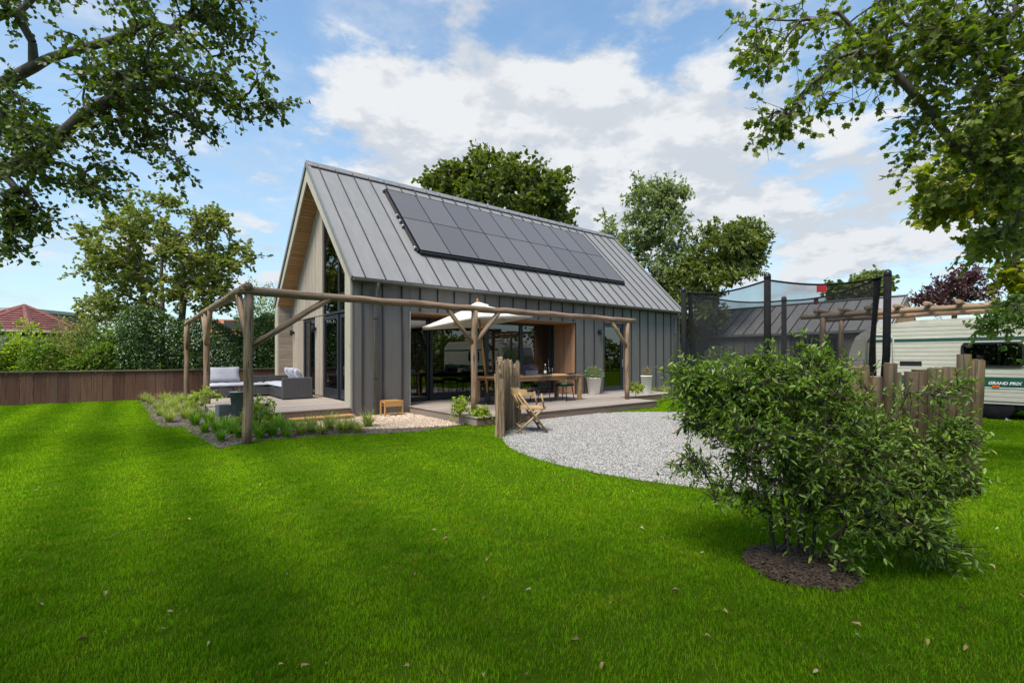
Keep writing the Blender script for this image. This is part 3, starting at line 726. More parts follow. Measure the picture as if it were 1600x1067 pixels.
# glazed right half of the gable
Y0, Y1, YM = FIN + .01, 3.78, 2.40
ez = gslope
window('terrace_door', house, 0, GX + .02, YM + .03, Y1, .26, 2.70, .11, bottom=.28, handle=False)
window('terrace_door', house, 0, GX + .05, Y0, YM - .03, .26, 2.70, .11, bottom=.28)
window('transom_window', house, 0, GX + .02, YM + .01, Y1, 2.73, 3.20, .07); window('transom_window', house, 0, GX + .02, Y0, YM - .01, 2.73, 3.20, .07)
tg = bpy.data.objects.new('tall_gable_window', None); COL.objects.link(tg); tg.parent = house
for ya, yb in ((Y1 - .09, Y1), (YM - .045, YM + .045), (Y0, Y0 + .07)):
    MB().add(*prism([(ya, 3.23), (yb, 3.23), (yb, ez(min(yb, YR)) + .05), (ya, ez(ya) + .05)], GX + .02, GX + .09, 0)).build('frame_bar', M_frame, tg)
MB().add(*prism([(Y0, 3.205), (Y1, 3.205), (Y1, 3.29), (Y0, 3.29)], GX + .022, GX + .092, 0)).build('frame_bar', M_frame, tg)
MB().add(*prism([(Y0, ez(Y0) - .12), (YR, ez(YR) - .12), (YR, ez(YR) + .05), (Y0, ez(Y0) + .05)], GX + .024, GX + .094, 0)).build('frame_bar', M_frame, tg)
MB().add(*prism([(Y0 + .05, 3.27), (Y1 - .05, 3.27), (Y1 - .05, ez(YR)), (Y0 + .05, ez(Y0 + .05) - .05)], GX + .05, GX + .062, 0)).build('pane', M_glass, tg)
# recessed porch in the long wall
RD = 1.04; x0, x1, z0, z1 = OP1
n = 9; bw = (RD - .0) / n
for i in range(n):
    bpart('lining_board', (x1 - .02, i * bw + .002, z0), (x1 + .004, (i + 1) * bw - .002, z1), M_lining, house, .003)
    bpart('lining_board', (x0 - .004, i * bw + .002, z0), (x0 + .02, (i + 1) * bw - .002, z1), M_lining, house, .003)
    bpart('ceiling_board', (x0 + .022, i * bw + .002, z1 - .02), (x1 - .022, (i + 1) * bw - .002, z1 + .004), M_soffit, house, .003)
core('porch_side', (x0 - .12, .225, .17), (x0 - .006, RD + .1, 2.99)); core('porch_side', (x1 + .006, .225, .17), (x1 + .12, RD + .1, 2.99)); core('porch_ceiling', (x0, .225, z1 + .008), (x1, RD + .1, 2.98))
bpart('reveal_trim', (x0 - .02, -.045, .2), (x0 + .012, -.016, z1 + .02), M_steel, house); bpart('reveal_trim', (x1 - .012, -.045, .2), (x1 + .02, -.016, z1 + .02), M_black, house); bpart('reveal_trim', (x0 + .013, -.045, z1 - .0), (x1 - .013, -.016, z1 + .02), M_zinc_trim, house)
def px(u): return ony(u, 560, RD).x
edges = [x0 + .022, px(671), px(760), px(814), px(859), x1 - .022]
for i, (a, c) in enumerate(zip(edges[:-1], edges[1:])):
    window('sliding_door' if i in (0, 1) else 'porch_window', house, 1, RD - .03 + (.05 if i == 0 else 0), a + .003, c - .003, .2, z1 - .024, (.07, .10, .08, .06, .06)[i], bottom=(.1, .2, .12, .12, .12)[i])
bpart('door_handle', (px(858) - .09, RD - .06, 1.1), (px(858) - .06, RD - .035, 1.4), M_steel, house)
for a, c in ((px(830), px(858)),):
    nb_ = 6
    for i in range(nb_): bpart('interior_panel', (a + (c - a) * i / nb_ + .003, RD + .5, .2), (a + (c - a) * (i + 1) / nb_ - .003, RD + .53, 2.6), M_lining, house, .003)
bpart('curtain', (px(700), RD + .25, .2), (px(703), RD + .29, 2.6), M_palecurtain, house)  # narrow pale upright strip set behind the pane
# single door further along
window('back_door', house, 1, .03, OP2[0] + .01, OP2[1] - .01, .2, OP2[3] - .01, .12, bottom=.2, handle=True)
core('curtain', (OP2[0] + .15, .27, .2), (OP2[0] + .75, .30, 2.6), M_palecurtain)
for a in (OP2[0] - .018, OP2[1] - .006): bpart('reveal_trim', (a, -.04, .2), (a + .024, -.016, OP2[3] + .02), M_zinc_dark, house)
bpart('door_sill', (OP2[0], -.06, .2), (OP2[1], .03, .235), M_steel, house)
# gutter and downpipes
mb = MB(); prof = [(math.cos(a) * .06, math.sin(a) * .06) for a in np.linspace(math.pi, 2 * math.pi, 9)] + [(math.cos(a) * .05, math.sin(a) * .05) for a in np.linspace(2 * math.pi, math.pi, 9)]
mb.add(*prism([(EY - .055 + p, ZE + .005 + q) for p, q in prof], -.05, L + .03, 0)); mb.build('gutter', M_zinc_trim, house)
for xx in (.56, L - .42):
    MB().tube([(xx, EY - .05, ZE - .05), (xx, EY - .05, ZE - .12), (xx, -.09, ZE - .26), (xx, -.09, .05)], .04, 10).build('downpipe', M_zinc_trim, house)
    for zz in (.9, 2.4): bpart('pipe_bracket', (xx - .05, -.14, zz), (xx + .05, -.052, zz + .03), M_zinc_dark, house)
# solar array on the roof
arr = thing('solar_array', 'array of eighteen black solar panels in two rows on the grey roof', 'solar panels', (0, 0, 0))
pw, ph = (11.27 - 2.2) / 9, 1.645; s0 = 1.43
for r_ in range(2):
    for i in range(9): slopebox('solar_panel', MR_, (2.2 + i * pw + .008, s0 + r_ * ph + .008, .13), (2.2 + (i + 1) * pw - .008, s0 + (r_ + 1) * ph - .008, .17), M_solar, .004, arr)
for i in range(10): slopebox('panel_rail', MR_, (2.2 + i * pw - .013, s0, .10), (2.2 + i * pw + .013, s0 + 2 * ph, .178), M_rail, .003, arr)
for s in (s0 - .004, s0 + ph, s0 + 2 * ph - .02): slopebox('panel_rail', MR_, (2.2, s - .013, .09), (11.27, s + .013, .175), M_rail, .003, arr)
slopebox('front_rail', MR_, (2.2, s0 - .09, .05), (11.27, s0 - .02, .15), M_black, .003, arr); slopebox('side_rail', MR_, (2.13, s0, .06), (2.18, s0 + 2 * ph, .15), M_black, .003, arr)
for s in (.1, 1.2, 1.45, 1.75, 3.2):
    slopebox('clamp', MR_, (2.07, s0 + s, .06), (2.13, s0 + s + .07, .16), M_steel, .01, arr)
# wall lamps
def wall_lamp(loc, rz, label):
    t = thing('wall_lamp', label, 'lamp', loc, rz, 'black up and down wall lamps')
    MB().box((-.05, -.02, -.06), (.05, 0, .06)).build('back_plate', M_black, t); MB().lathe([(.045, -.1), (.05, -.09), (.05, .09), (.045, .1)], 14, Matrix.Translation((0, -.09, 0))).build('lamp_body', M_black, t)
    MB().box((-.015, -.06, -.02), (.015, -.02, .02)).build('bracket', M_black, t)
p = onx(460, 520, GX); wall_lamp((GX - .015, p.y, p.z), R(-90), 'black wall lamp left of the narrow gable window')
p = onx(494, 514, GX); wall_lamp((GX - .015, p.y, p.z), R(-90), 'black wall lamp between the gable window and the glazed doors')
p = ony(935, 519, 0); wall_lamp((p.x, -.014, p.z), 0, 'black wall lamp on grey metal wall left of the single door')

# ================================================================== DECKS
def deck(name, label, x0, x1, y0, y1, z, fascia_sides, cut=None):
    d = thing(name, label, 'deck', (x0, y0, 0)); T = lambda x, y, zz: (x - x0, y - y0, zz)
    n = int(round((y1 - y0) / .143)); bw = (y1 - y0) / n
    for i in range(n):
        a, c = y0 + i * bw + .003, y0 + (i + 1) * bw - .003
        xe = x1
        if cut and (a + c) / 2 > cut[1]: xe = cut[0]
        if cut and cut[2] and (a + c) / 2 < cut[2]: xe = cut[0]
        o = bpart('deck_plank', T(x0, a, z - .028), T(xe, c, z + random.uniform(-.0008, .0008)), M_deck, d, .004)
    for s in fascia_sides:
        if s == 'f': bpart('fascia_board', T(x0 + .012, y0 + .02, .01), T(x1 - .012, y0 + .045, z - .03), M_deckface, d)
        if s == 'l': bpart('fascia_board', T(x0 + .02, y0 + .047, .01), T(x0 + .045, y1 - .02, z - .03), M_cedar_h, d)
        if s == 'r': bpart('fascia_board', T(x1 - .045, y0 + .047, .01), T(x1 - .02, y1 - .02, z - .03), M_deckface, d)
    return d
deck('terrace_deck', 'raised weathered timber deck in front of the wooden gable', -2.74, GX - .03, -.02, W - FIN - .01, .25, 'fl', (-.05, 99, FIN + .02))
deck('porch_deck', 'low timber deck with dining table along the grey long wall', 1.46, 7.85, -3.2, -.06, .2, 'flr')
deck('door_deck', 'small timber deck in front of the single back door', 7.87, 11.0, -1.75, -.06, .2, 'fr')
bpart('porch_floor', (OP1[0] + .02, -.055, .03), (OP1[1] - .02, RD - .04, .196), M_deck, house)
st = thing('deck_step', 'orange new-wood step board at the front of the raised deck', 'step', (-1.45, -.36, 0))
bpart('tread', (0, 0, .075), (1.4, .31, .11), M_newwood, st); bpart('riser', (.02, .03, .005), (1.38, .06, .073), M_newwood, st)

# ================================================================== PERGOLA of round logs
def log(mb_pts, r, n=12, wob=.012, seed=0):
    rg = random.Random(seed); P = [Vector(p) for p in mb_pts]; pts = []; rad = []
    for i in range(len(P) - 1):
        m_ = max(2, int((P[i + 1] - P[i]).length / .35))
        for k in range(m_ + (1 if i == len(P) - 2 else 0)):
            pts.append(P[i].lerp(P[i + 1], k / m_) + Vector([rg.uniform(-wob, wob) for _ in range(3)])); rad.append(r * rg.uniform(.93, 1.07))
    return MB().tube(pts, rad, n)
def logpart(name, a, c, r, parent, seed, m=None):
    """log with its grain along local Z"""
    a, c = Vector(a), Vector(c); Ld = (c - a).length
    me = log([(0, 0, 0), (0, 0, Ld)], r, seed=seed).mesh(name, m or M_log)
    o = put(name, me, parent, a); o.rotation_euler = (c - a).to_track_quat('Z', 'Y').to_euler(); return o
pg = thing('log_pergola', 'round-log pergola frame with braces standing round both decks', 'pergola', (0, 0, 0))
PX, PY, PH = -2.65, -2.36, 2.52
logpart('post', (PX, PY, -.05), (PX + .03, PY, PH), .076, pg, 1)
logpart('post', (1.96, PY, .2), (1.96, PY, PH), .075, pg, 2); logpart('post', (7.5, PY, .2), (7.5, PY, PH - .04), .07, pg, 3)
logpart('post', (PX, 3.15, -.05), (PX, 3.15, PH + .06), .075, pg, 4); logpart('post', (PX, 8.9, -.05), (PX, 8.9, PH), .075, pg, 5)
logpart('beam', (PX - .12, PY, PH + .05), (7.85, PY, PH + .05), .074, pg, 6)
logpart('beam', (PX, PY - .1, PH + .13), (PX, 9.15, PH + .13), .074, pg, 7)
def brace(a, c, s): logpart('brace', a, c, .055, pg, s)
brace((PX + .02, PY, 1.62), (PX + 1.35, PY, PH + .02), 8); brace((1.95, PY, 1.75), (1.25, PY, PH + .0), 9); brace((1.97, PY, 1.75), (2.65, PY, PH + .0), 10)
brace((7.49, PY, 1.75), (6.75, PY, PH + .0), 11); brace((PX, PY, 1.75), (PX, PY + .85, PH + .08), 12)
brace((PX, 3.15, 1.75), (PX, 2.4, PH + .08), 13); brace((PX, 3.15, 1.75), (PX, 3.95, PH + .08), 14); brace((PX, 8.9, 1.75), (PX, 8.15, PH + .08), 15)

# ================================================================== BROWN BOARD FENCE
FY0 = 9.2
fe = thing('board_fence', 'low brown vertical-board fence with cap rail along the lawn', 'fence', (-16, FY0, 0))
x = -16.0; i = 0
while x < 4.5:
    wd = random.choice((.26, .28, .29)); jy = random.uniform(-.006, .006)
    o = bpart('fence_board', (x + 16 + .004, jy, .02), (x + wd + 16 - .004, .024 + jy, .985), M_fence, fe, .004); o.rotation_euler = (0, random.uniform(-.006, .006), 0)
    if i % 7 == 3: bpart('fence_post', (x + 16, .03, 0), (x + 16.09, .12, .98), M_fence, fe)
    x += wd; i += 1
for k in range(8): bpart('cap_rail', (k * 2.56 + .003, -.05, .99), ((k + 1) * 2.56 - .003, .10, 1.03), M_fencecap, fe)

# ================================================================== FURNITURE ON THE RAISED DECK
def pillow_mesh(name, d, m, n=10, puff=.55):
    """soft cushion: squarish outline, fat middle, thin seams"""
    V = []; F = []; N = n * 2
    for s in (1, -1):
        for i in range(N + 1):
            for j in range(N + 1):
                a, c = -1 + 2 * i / N, -1 + 2 * j / N
                t = max(0, (1 - abs(a) ** 3.2) * (1 - abs(c) ** 3.2)) ** puff
                k = 1 - .05 * (1 - abs(a)) * abs(c) ** 4 - .0; k2 = 1 - .05 * (1 - abs(c)) * abs(a) ** 4
                V.append((a * d[0] / 2 * k2, c * d[1] / 2 * k, s * t * d[2] / 2 + .008 * math.sin(7 * a + 3 * c) * t))
    q = (N + 1) ** 2
    for s in (0, 1):
        for i in range(N):
            for j in range(N):
                f = (s * q + i * (N + 1) + j, s * q + (i + 1) * (N + 1) + j, s * q + (i + 1) * (N + 1) + j + 1, s * q + i * (N + 1) + j + 1)
                F.append(f if s == 0 else f[::-1])
    me = bpy.data.meshes.new(name); me.from_pydata(V, [], F); me.polygons.foreach_set('use_smooth', [True] * len(F)); me.materials.append(m); return me
DZ = .25
sofa = thing('corner_sofa', 'black wicker corner lounge sofa on the raised deck', 'sofa', (-.84, 3.2, DZ))
def sp(name, a, c, m=M_wicker, bev=.02): return bpart(name, (a[0] + .84, a[1] - 3.2, a[2]), (c[0] + .84, c[1] - 3.2, c[2]), m, sofa, bev)
sp('seat_base', (-.82, 3.27, .04), (-.02, 4.1, .30)); sp('seat_base', (-.82, 4.115, .04), (-.02, 4.98, .30)); sp('seat_base', (-2.4, 5.0, .04), (-.02, 5.75, .30))
sp('arm_panel', (-.84, 3.18, .02), (.0, 3.265, .62)); sp('backrest', (-.10, 3.27, .31), (.0, 5.0, .62)); sp('backrest', (-1.35, 5.7, .31), (.0, 5.8, .62)); sp('backrest', (-2.4, 5.7, .31), (-1.95, 5.8, .62))
sc = [('seat_cushion', (.70, .78, .14), (-.47, 3.7, .37)), ('seat_cushion', (.70, .80, .14), (-.47, 4.55, .37)), ('seat_cushion', (1.18, .70, .14), (-1.4, 5.34, .37)), ('seat_cushion', (.62, .70, .14), (-2.07, 5.34, .37)), ('seat_cushion', (.70, .7, .14), (-.5, 5.34, .37))]
lab = ['grey seat cushion beside the wicker end panel', 'grey seat cushion in the middle of the sofa wing by the gable', 'long grey seat cushion on the far wing of the sofa', 'grey seat cushion at the outer left end of the sofa', 'grey seat cushion in the corner of the sofa']
for (nm, d, p), lb in zip(sc, lab):
    o = put(nm, pillow_mesh(nm, d, M_cushion, 8, .3), None, (p[0], p[1], p[2] + DZ)); tag(o, lb, 'cushion', 'grey sofa cushions')
for p, d, r_, lb in (((-.28, 3.55, .66), (.48, .48, .17), (R(8), R(62), 0), 'grey pillow leaning nearest the wicker end panel'), ((-.27, 4.1, .68), (.5, .5, .17), (0, R(60), R(8)), 'grey pillow leaning in the middle of the sofa back'),
                     ((-.27, 4.65, .68), (.5, .5, .17), (0, R(60), R(-6)), 'grey pillow leaning farthest along the sofa back'), ((-2.0, 5.55, .68), (.95, .5, .18), (R(66), 0, 0), 'wide grey back cushion at the outer end of the sofa')):
    o = put('back_pillow', pillow_mesh('back_pillow', d, M_cushion, 8, .45), None, (p[0], p[1], p[2] + DZ), r_); tag(o, lb, 'pillow', 'grey back pillows')
tray = thing('serving_tray', 'small black tray lying on the sofa seat', 'tray', (-1.1, 5.2, DZ + .45)); MB().box((-.22, -.14, 0), (.22, .14, .02)).build('tray_base', M_black, tray); MB().box((-.22, -.14, .021), (-.2, .14, .05)).box((.2, -.14, .021), (.22, .14, .05)).build('rim', M_black, tray)

def leaf_tuft(n, length, spread, m, rng, width=.5, arch=.5, name='blades'):
    """arching grass blades from one crown"""
    az_ = rng.uniform(0, 6.28, n); ln = length * rng.uniform(.5, 1.1, n); out = spread * rng.uniform(.15, 1, n); k = 5; V = []; F = []; rv = []
    for i in range(n):
        d = np.array([math.cos(az_[i]), math.sin(az_[i]), 0]); sd = np.array([-d[1], d[0], 0]); b0 = d * rng.uniform(0, .05) + sd * rng.uniform(-.04, .04); o = len(V); wv = rng.uniform(.6, 1.2) * .006 * width * 2; q = rng.uniform()
        for j in range(k + 1):
            t = j / k; p = b0 + d * out[i] * t ** 1.7 * ln[i] + np.array([0, 0, 1]) * ln[i] * (t - arch * out[i] * t ** 3 * .8); wd = wv * (1 - t ** 2)
            V += [p + sd * wd, p - sd * wd]; rv += [q, q]
        F += [(o + 2 * j, o + 2 * j + 1, o + 2 * j + 3, o + 2 * j + 2) for j in range(k)]
    return np_mesh(name, np.array(V), np.array(F), m, rv)
def bush_mesh(rng, n, rad, m, size, tmpl, inner=.45, name='foliage', centre=(0, 0, 0)):
    P = ellipsoid_pts(n, centre, rad, rng, inner); A = unit(P - np.asarray(centre)) + rng.normal(0, .6, (n, 3)); return leaves_mesh(name, P, A, size, tmpl, m, rng=rng)
rg = np.random.default_rng(11)
p = ong(373, 649, DZ); pot = thing('zinc_planter', 'tall tapered zinc planter with dry stems at the deck corner', 'planter', (p.x, p.y + .05, DZ))
MB().lathe([(.105, 0), (.115, .01), (.155, .47), (.165, .47), (.165, .50), (.145, .50), (.14, .46), (.0, .45)], 24).build('pot', M_zincpot, pot)
put('plant', leaf_tuft(22, .22, .5, L_dry, rg), pot, (0, 0, .44)); put('leaves', bush_mesh(rg, 60, (.11, .11, .06), L_purple, .05, T_oval()), pot, (0, 0, .52))
p = ong(353, 649, DZ); cr = thing('grey_crate', 'low square dark grey planter box beside the zinc planter', 'box', (p.x - .02, p.y + .1, DZ), R(8))
for a, c in (((-.13, -.13, 0), (.13, -.11, .22)), ((-.13, .11, 0), (.13, .13, .22)), ((-.13, -.109, 0), (-.11, .109, .22)), ((.11, -.109, 0), (.13, .109, .22)), ((-.109, -.109, .15), (.109, .109, .17))): bpart('box_panel', a, c, M_greycrate, cr)
p = ong(408, 648, DZ); cr = thing('black_box', 'low dark box on the deck edge behind the corner post', 'box', (p.x, p.y + .12, DZ), 0)
bpart('box_body', (-.16, -.12, 0), (.16, .12, .2), M_greycrate, cr); bpart('lid', (-.17, -.13, .201), (.17, .13, .225), M_black, cr)

# ================================================================== PORCH FURNITURE
DP = .2
tb = thing('dining_table', 'long teak dining table with thick legs on the porch deck', 'table', (3.2, -1.62, DP))
n = 8
for i in range(n): bpart('top_slat', (0, i * .138 + .002, .70), (3.15, (i + 1) * .138 - .002, .745), M_teak, tb, .004)
for xx in (.02, 3.02):
    for yy in (.01, .99): bpart('leg', (xx, yy, 0), (xx + .11, yy + .10, .698), M_teak, tb)
bpart('apron', (.131, .03, .61), (3.019, .06, .698), M_teak, tb); bpart('apron', (.131, 1.04, .61), (3.019, 1.07, .698), M_teak, tb)
def spindle_chair(loc, rz, label):
    t = thing('spindle_chair', label, 'chair', loc, rz, 'black spindle-back dining chairs')
    V, F = cbox((.44, .42, .03), .01); MB().add(V, F, Matrix.Translation((0, 0, .44))).build('seat', M_black, t)
    put('seat_pad', pillow_mesh('seat_pad', (.42, .40, .07), M_greencush, 6, .3), t, (0, 0, .485))
    for sx in (-1, 1):
        for sy in (-1, 1): MB().tube([(sx * .16, sy * .15, .43), (sx * .22, sy * .2, 0)], [.016, .012], 8).build('leg', M_black, t)
    MB().tube([(-.2, .0, .2), (.2, .0, .2)], .009, 6).build('stretcher', M_black, t)
    for i in range(7):
        f = -1 + i / 3; MB().tube([(f * .18, -.19, .45), (f * .215, -.25, .78)], .008, 6).build('spindle', M_black, t)
    pts = [(math.sin(a) * .26, -.16 - math.cos(a) * .10, .79) for a in np.linspace(-1.2, 1.2, 9)]
    MB().tube(pts, [.016, .02, .022, .024, .024, .024, .022, .02, .016], 8).build('back_rail', M_black, t)
    return t
p = ong(884, 626, DP); spindle_chair((p.x - .0, p.y + .05, DP), R(14), 'black spindle chair with green pad nearest the right end of the table')
p = ong(846, 628, DP); spindle_chair((p.x, p.y + .05, DP), R(-6), 'black spindle chair with green pad at the middle of the table')
p = ong(766, 628, DP); spindle_chair((p.x - .1, p.y + .25, DP), R(60), 'black spindle chair at the left end of the table by the parasol base')
spindle_chair((4.6, -.05, DP), R(180), 'black spindle chair on the far side of the table near the glass')
p = at(827, 574, ony(827, 574, -1.1).xy.length and 13.2); tp = ony(828, 577, -1.1)
fl = thing('flower_trough', 'grey trough of violet flowers on the teak table', 'planter', (tp.x, -1.1, DP + .746))
MB().add(*prism([(-.2, 0), (.2, 0), (.24, .14), (-.24, .14)], -.09, .09, 1)).build('trough', M_zincpot, fl); put('flowers', bush_mesh(rg, 260, (.24, .12, .10), L_violet, .045, T_oval(), .2), fl, (0, 0, .2))
tp = ony(852, 577, -1.2)
bt = thing('wine_bottle', 'dark wine bottle with white label on the table', 'bottle', (tp.x, -1.2, DP + .746)); MB().lathe([(.035, 0), (.038, .01), (.038, .19), (.03, .22), (.014, .25), (.013, .31)], 14).build('bottle_body', M_black, bt); MB().lathe([(.0385, .05), (.0388, .052), (.0388, .13), (.0385, .132)], 14).build('label_band', M_white, bt); MB().lathe([(.0145, .285), (.015, .286), (.015, .315), (.0, .316)], 12).build('capsule', M_white, bt)
for u_, lb in ((858, 'wine glass standing beside the bottle'), (863, 'wine glass farther right of the bottle')):
    tp = ony(u_, 577, -1.05); gl = thing('wine_glass', lb, 'glass', (tp.x, -1.05, DP + .746), 0, 'glasses on the table'); MB().lathe([(.035, 0), (.034, .004), (.005, .008), (.004, .09), (.03, .12), (.038, .16), (.032, .2)], 14).build('bowl', M_glass, gl)
# parasol
pb = ong(757, 630, DP); par = thing('parasol', 'cream canvas parasol with oiled wooden pole tilted over the table', 'parasol', (pb.x, pb.y - .15, DP))
o = Vector((pb.x, pb.y - .15, DP)); rdir = Vector((FY, -FX, 0)); fdir = Vector((FX, FY, 0))
top = at(746, 476, camco(np.array([o]))[1][0] - .15) - o
MB().box((-.3, -.3, 0), (.3, .3, .05), .015).box((-.06, -.06, .051), (.06, .06, .3), .01).build('base', M_black, par)
MB().tube([(0, 0, .28), tuple(top * .95)], .027, 12).build('pole', M_orangewood, par)
def canopy(c, half, apex, tilt, hole=.0):
    V = []; F = []; cor = []
    for k in range(8):
        a = k * math.pi / 4 + R(0); cor.append((math.cos(a), math.sin(a)))
    rows = 8; cols = 32
    for i in range(rows + 1):
        t = hole + (1 - hole) * i / rows
        for j in range(cols):
            a = 2 * math.pi * j / cols; seg_ = math.pi / 2; aa = (a % seg_) - seg_ / 2; rr = half * math.cos(seg_ / 2) / math.cos(aa) * t
            x_, y_ = rr * math.cos(a), rr * math.sin(a)
            z_ = apex * (1 - t) ** 1.12 - .035 * math.sin(math.pi * t) * abs(math.cos(aa * 2)) + tilt * x_
            V.append(Vector(c) + rdir * x_ + fdir * y_ + Vector((0, 0, z_)))
    for i in range(rows):
        for j in range(cols): F.append((i * cols + j, (i + 1) * cols + j, (i + 1) * cols + (j + 1) % cols, i * cols + (j + 1) % cols))
    last = rows * cols                                     # valance
    for j in range(cols): V.append(V[last + j] + Vector((0, 0, -.09)))
    for j in range(cols): F.append((last + j, last + cols + j, last + cols + (j + 1) % cols, last + (j + 1) % cols))
    return V, F
edge_c = top + Vector((0, 0, -.42))
tilt_ = .115
mb = MB(); mb.add(*canopy(edge_c, 1.48, .44, tilt_, .12), smooth=True); cn = mb.build('canopy', M_canvas, par)
md = cn.modifiers.new('thickness', 'SOLIDIFY'); md.thickness = .006
mb = MB(); mb.add(*canopy(edge_c + Vector((0, 0, .385)), .30, .12, tilt_, .02), smooth=True); mb.build('vent_cap', M_canvas, par)
for k in range(8):
    a = k * math.pi / 4; seg_ = math.pi / 2; aa = (a % seg_) - seg_ / 2; rr = 1.46 * math.cos(seg_ / 2) / math.cos(aa)
    e_ = edge_c + rdir * rr * math.cos(a) + fdir * rr * math.sin(a) + Vector((0, 0, tilt_ * rr * math.cos(a) - .02))
    MB().tube([tuple(edge_c + Vector((0, 0, .36))), tuple(edge_c.lerp(e_, .5) + Vector((0, 0, .14))), tuple(e_)], .011, 6).build('rib', M_orangewood, par)
MB().lathe([(.03, 0), (.035, .03), (.02, .07), (.008, .1)], 12, Matrix.Translation(edge_c + Vector((0, 0, .49)))).build('finial', M_orangewood, par)
# white planters
def white_planter(u, v, h, r0, r1, label, kind):
    p = ong(u, v, DP); t = thing('white_planter', label, 'planter', (p.x, p.y, DP), 0, 'white tapered planters by the door')
    MB().lathe([(r0 - .01, 0), (r0, .01), (r1, h - .03), (r1 + .012, h - .03), (r1 + .012, h), (r1 - .02, h), (r1 - .03, h - .05), (.0, h - .06)], 28).build('pot', M_whitepot, t)
    if kind == 0:
        put('foliage', bush_mesh(rg, 900, (r1 * 1.35, r1 * 1.35, .26), L_sage, .06, T_oval(), .3), t, (0, 0, h + .12)); put('stems', leaf_tuft(60, .55, .5, L_dry, rg), t, (0, 0, h - .06))
    else:
        put('stems', leaf_tuft(150, .46, .55, L_dry, rg), t, (0, 0, h - .06)); put('foliage', bush_mesh(rg, 200, (r1, r1, .12), L_dry, .04, T_oval(), .3), t, (0, 0, h + .16))
white_planter(928, 615.5, .56, .19, .255, 'white tapered planter with a grey-green bush left of the single door', 0)
white_planter(1010, 614.5, .62, .15, .19, 'narrow white planter with dry brown grass right of the pergola post', 1)

# small wooden plant stool against the wall
p = ong(615, 651); ws = thing('wooden_stool', 'small orange wooden plant stand against the grey wall', 'stool', (p.x, -.36, .01))
for sx in (-.23, .23):
    for sy in (-.12, .12): bpart('leg', (sx - .02, sy - .02, 0), (sx + .02, sy + .02, .38), M_newwood, ws)
for yy in (-.145, .121): bpart('side_board', (-.21, yy, .24), (.21, yy + .024, .39), M_newwood, ws)
bpart('top_board', (-.209, -.119, .33), (.209, .119, .35), M_newwood, ws); bpart('lower_rail', (-.209, -.115, .06), (.209, -.095, .09), M_newwood, ws)

# split-stake palisade on the rim of the gravel
sp_ = thing('split_stake_screen', 'short screen of upright split chestnut stakes at the gravel edge', 'fence', (1.2, -4.5, 0))
a0, a1 = math.atan2(2.34, -3.15), math.atan2(3.51, -1.63)
for row in range(2):
    for i in range(17):
        f = (i + (.5 if row else 0)) / 17; a = a0 + (a1 - a0) * f; rr = GR + .10 + row * .07; rg_ = random.Random(100 + i + row * 40)
        h = rg_.uniform(1.22, 1.42) + (.08 if i in (5, 6) else 0) - (.16 if i < 2 else 0); k = rg_.randint(5, 7); base = [rg_.uniform(.028, .066) for _ in range(k)]; V = []; F = []; m_ = 7
        bend = (rg_.uniform(-.03, .03), rg_.uniform(-.03, .03))
        for j in range(m_ + 1):
            t_ = j / m_
            for q in range(k):
                th = 2 * math.pi * q / k; r_ = base[q] * (1 - .18 * t_) * rg_.uniform(.86, 1.12); V.append((r_ * math.cos(th) + bend[0] * math.sin(t_ * 3), r_ * math.sin(th) + bend[1] * math.sin(t_ * 2.4), h * t_ + (rg_.uniform(-.02, .02) if j == m_ else 0)))
        for j in range(m_):
            for q in range(k): F.append((j * k + q, j * k + (q + 1) % k, (j + 1) * k + (q + 1) % k, (j + 1) * k + q))
        F.append(tuple(range(m_ * k, (m_ + 1) * k)))
        o = MB().add(V, F).build('stake', M_split, sp_, (GC[0] + rr * math.cos(a) - 1.2, GC[1] + rr * math.sin(a) + 4.5, -.02)); o.rotation_euler = (rg_.uniform(-.03, .03), rg_.uniform(-.03, .03), rg_.uniform(0, 6))

# wooden folding chair on the gravel
p = ong(834, 677); fc = thing('folding_chair', 'light wooden folding armchair with curved back on the gravel', 'chair', (p.x + .06, p.y + .20, .01), R(-118)); fc.scale = (1.12, 1.12, 1.08)
for i in range(5): bpart('seat_slat', (-.24 + i * .097, -.2, .42), (-.24 + i * .097 + .092, .24, .44), M_acacia, fc, .004)
for s in (-1, 1):
    MB().tube([(s * .25, .26, 0), (s * .25, -.24, .72)], [.02, .018], 8).build('leg', M_acacia, fc); MB().tube([(s * .22, -.28, 0), (s * .22, .24, .47)], [.02, .018], 8).build('leg', M_acacia, fc)
    MB().tube([(s * .255, .2, .44), (s * .265, .15, .70)], .015, 8).build('arm_post', M_acacia, fc)
    for q in (.10, .17): MB().tube([(s * q, -.19, .44), (s * (q + .03), -.30, .68)], .01, 6).build('spindle', M_acacia, fc)
MB().tube([(-.24, -.2, .12), (.24, -.2, .12)], .014, 8).build('stretcher', M_acacia, fc); MB().tube([(-.25, .2, .12), (.25, .2, .12)], .014, 8).build('stretcher', M_acacia, fc)
V = []; F = []; arc = np.linspace(-1.75, 1.75, 19)
for a in arc:
    for r_, z_ in ((.285, .67), (.31, .67), (.315, .78), (.29, .78)): V.append((math.sin(a) * r_, -.03 - math.cos(a) * r_ * .95, z_ - (.05 if abs(a) > 1.2 and z_ > .7 else 0)))
for i in range(18):
    for q in range(4): F.append((i * 4 + q, i * 4 + (q + 1) % 4, (i + 1) * 4 + (q + 1) % 4, (i + 1) * 4 + q))
F += [(0, 1, 2, 3)[::-1], (72, 73, 74, 75)]
MB().add(V, F).build('curved_back', M_acacia, fc)

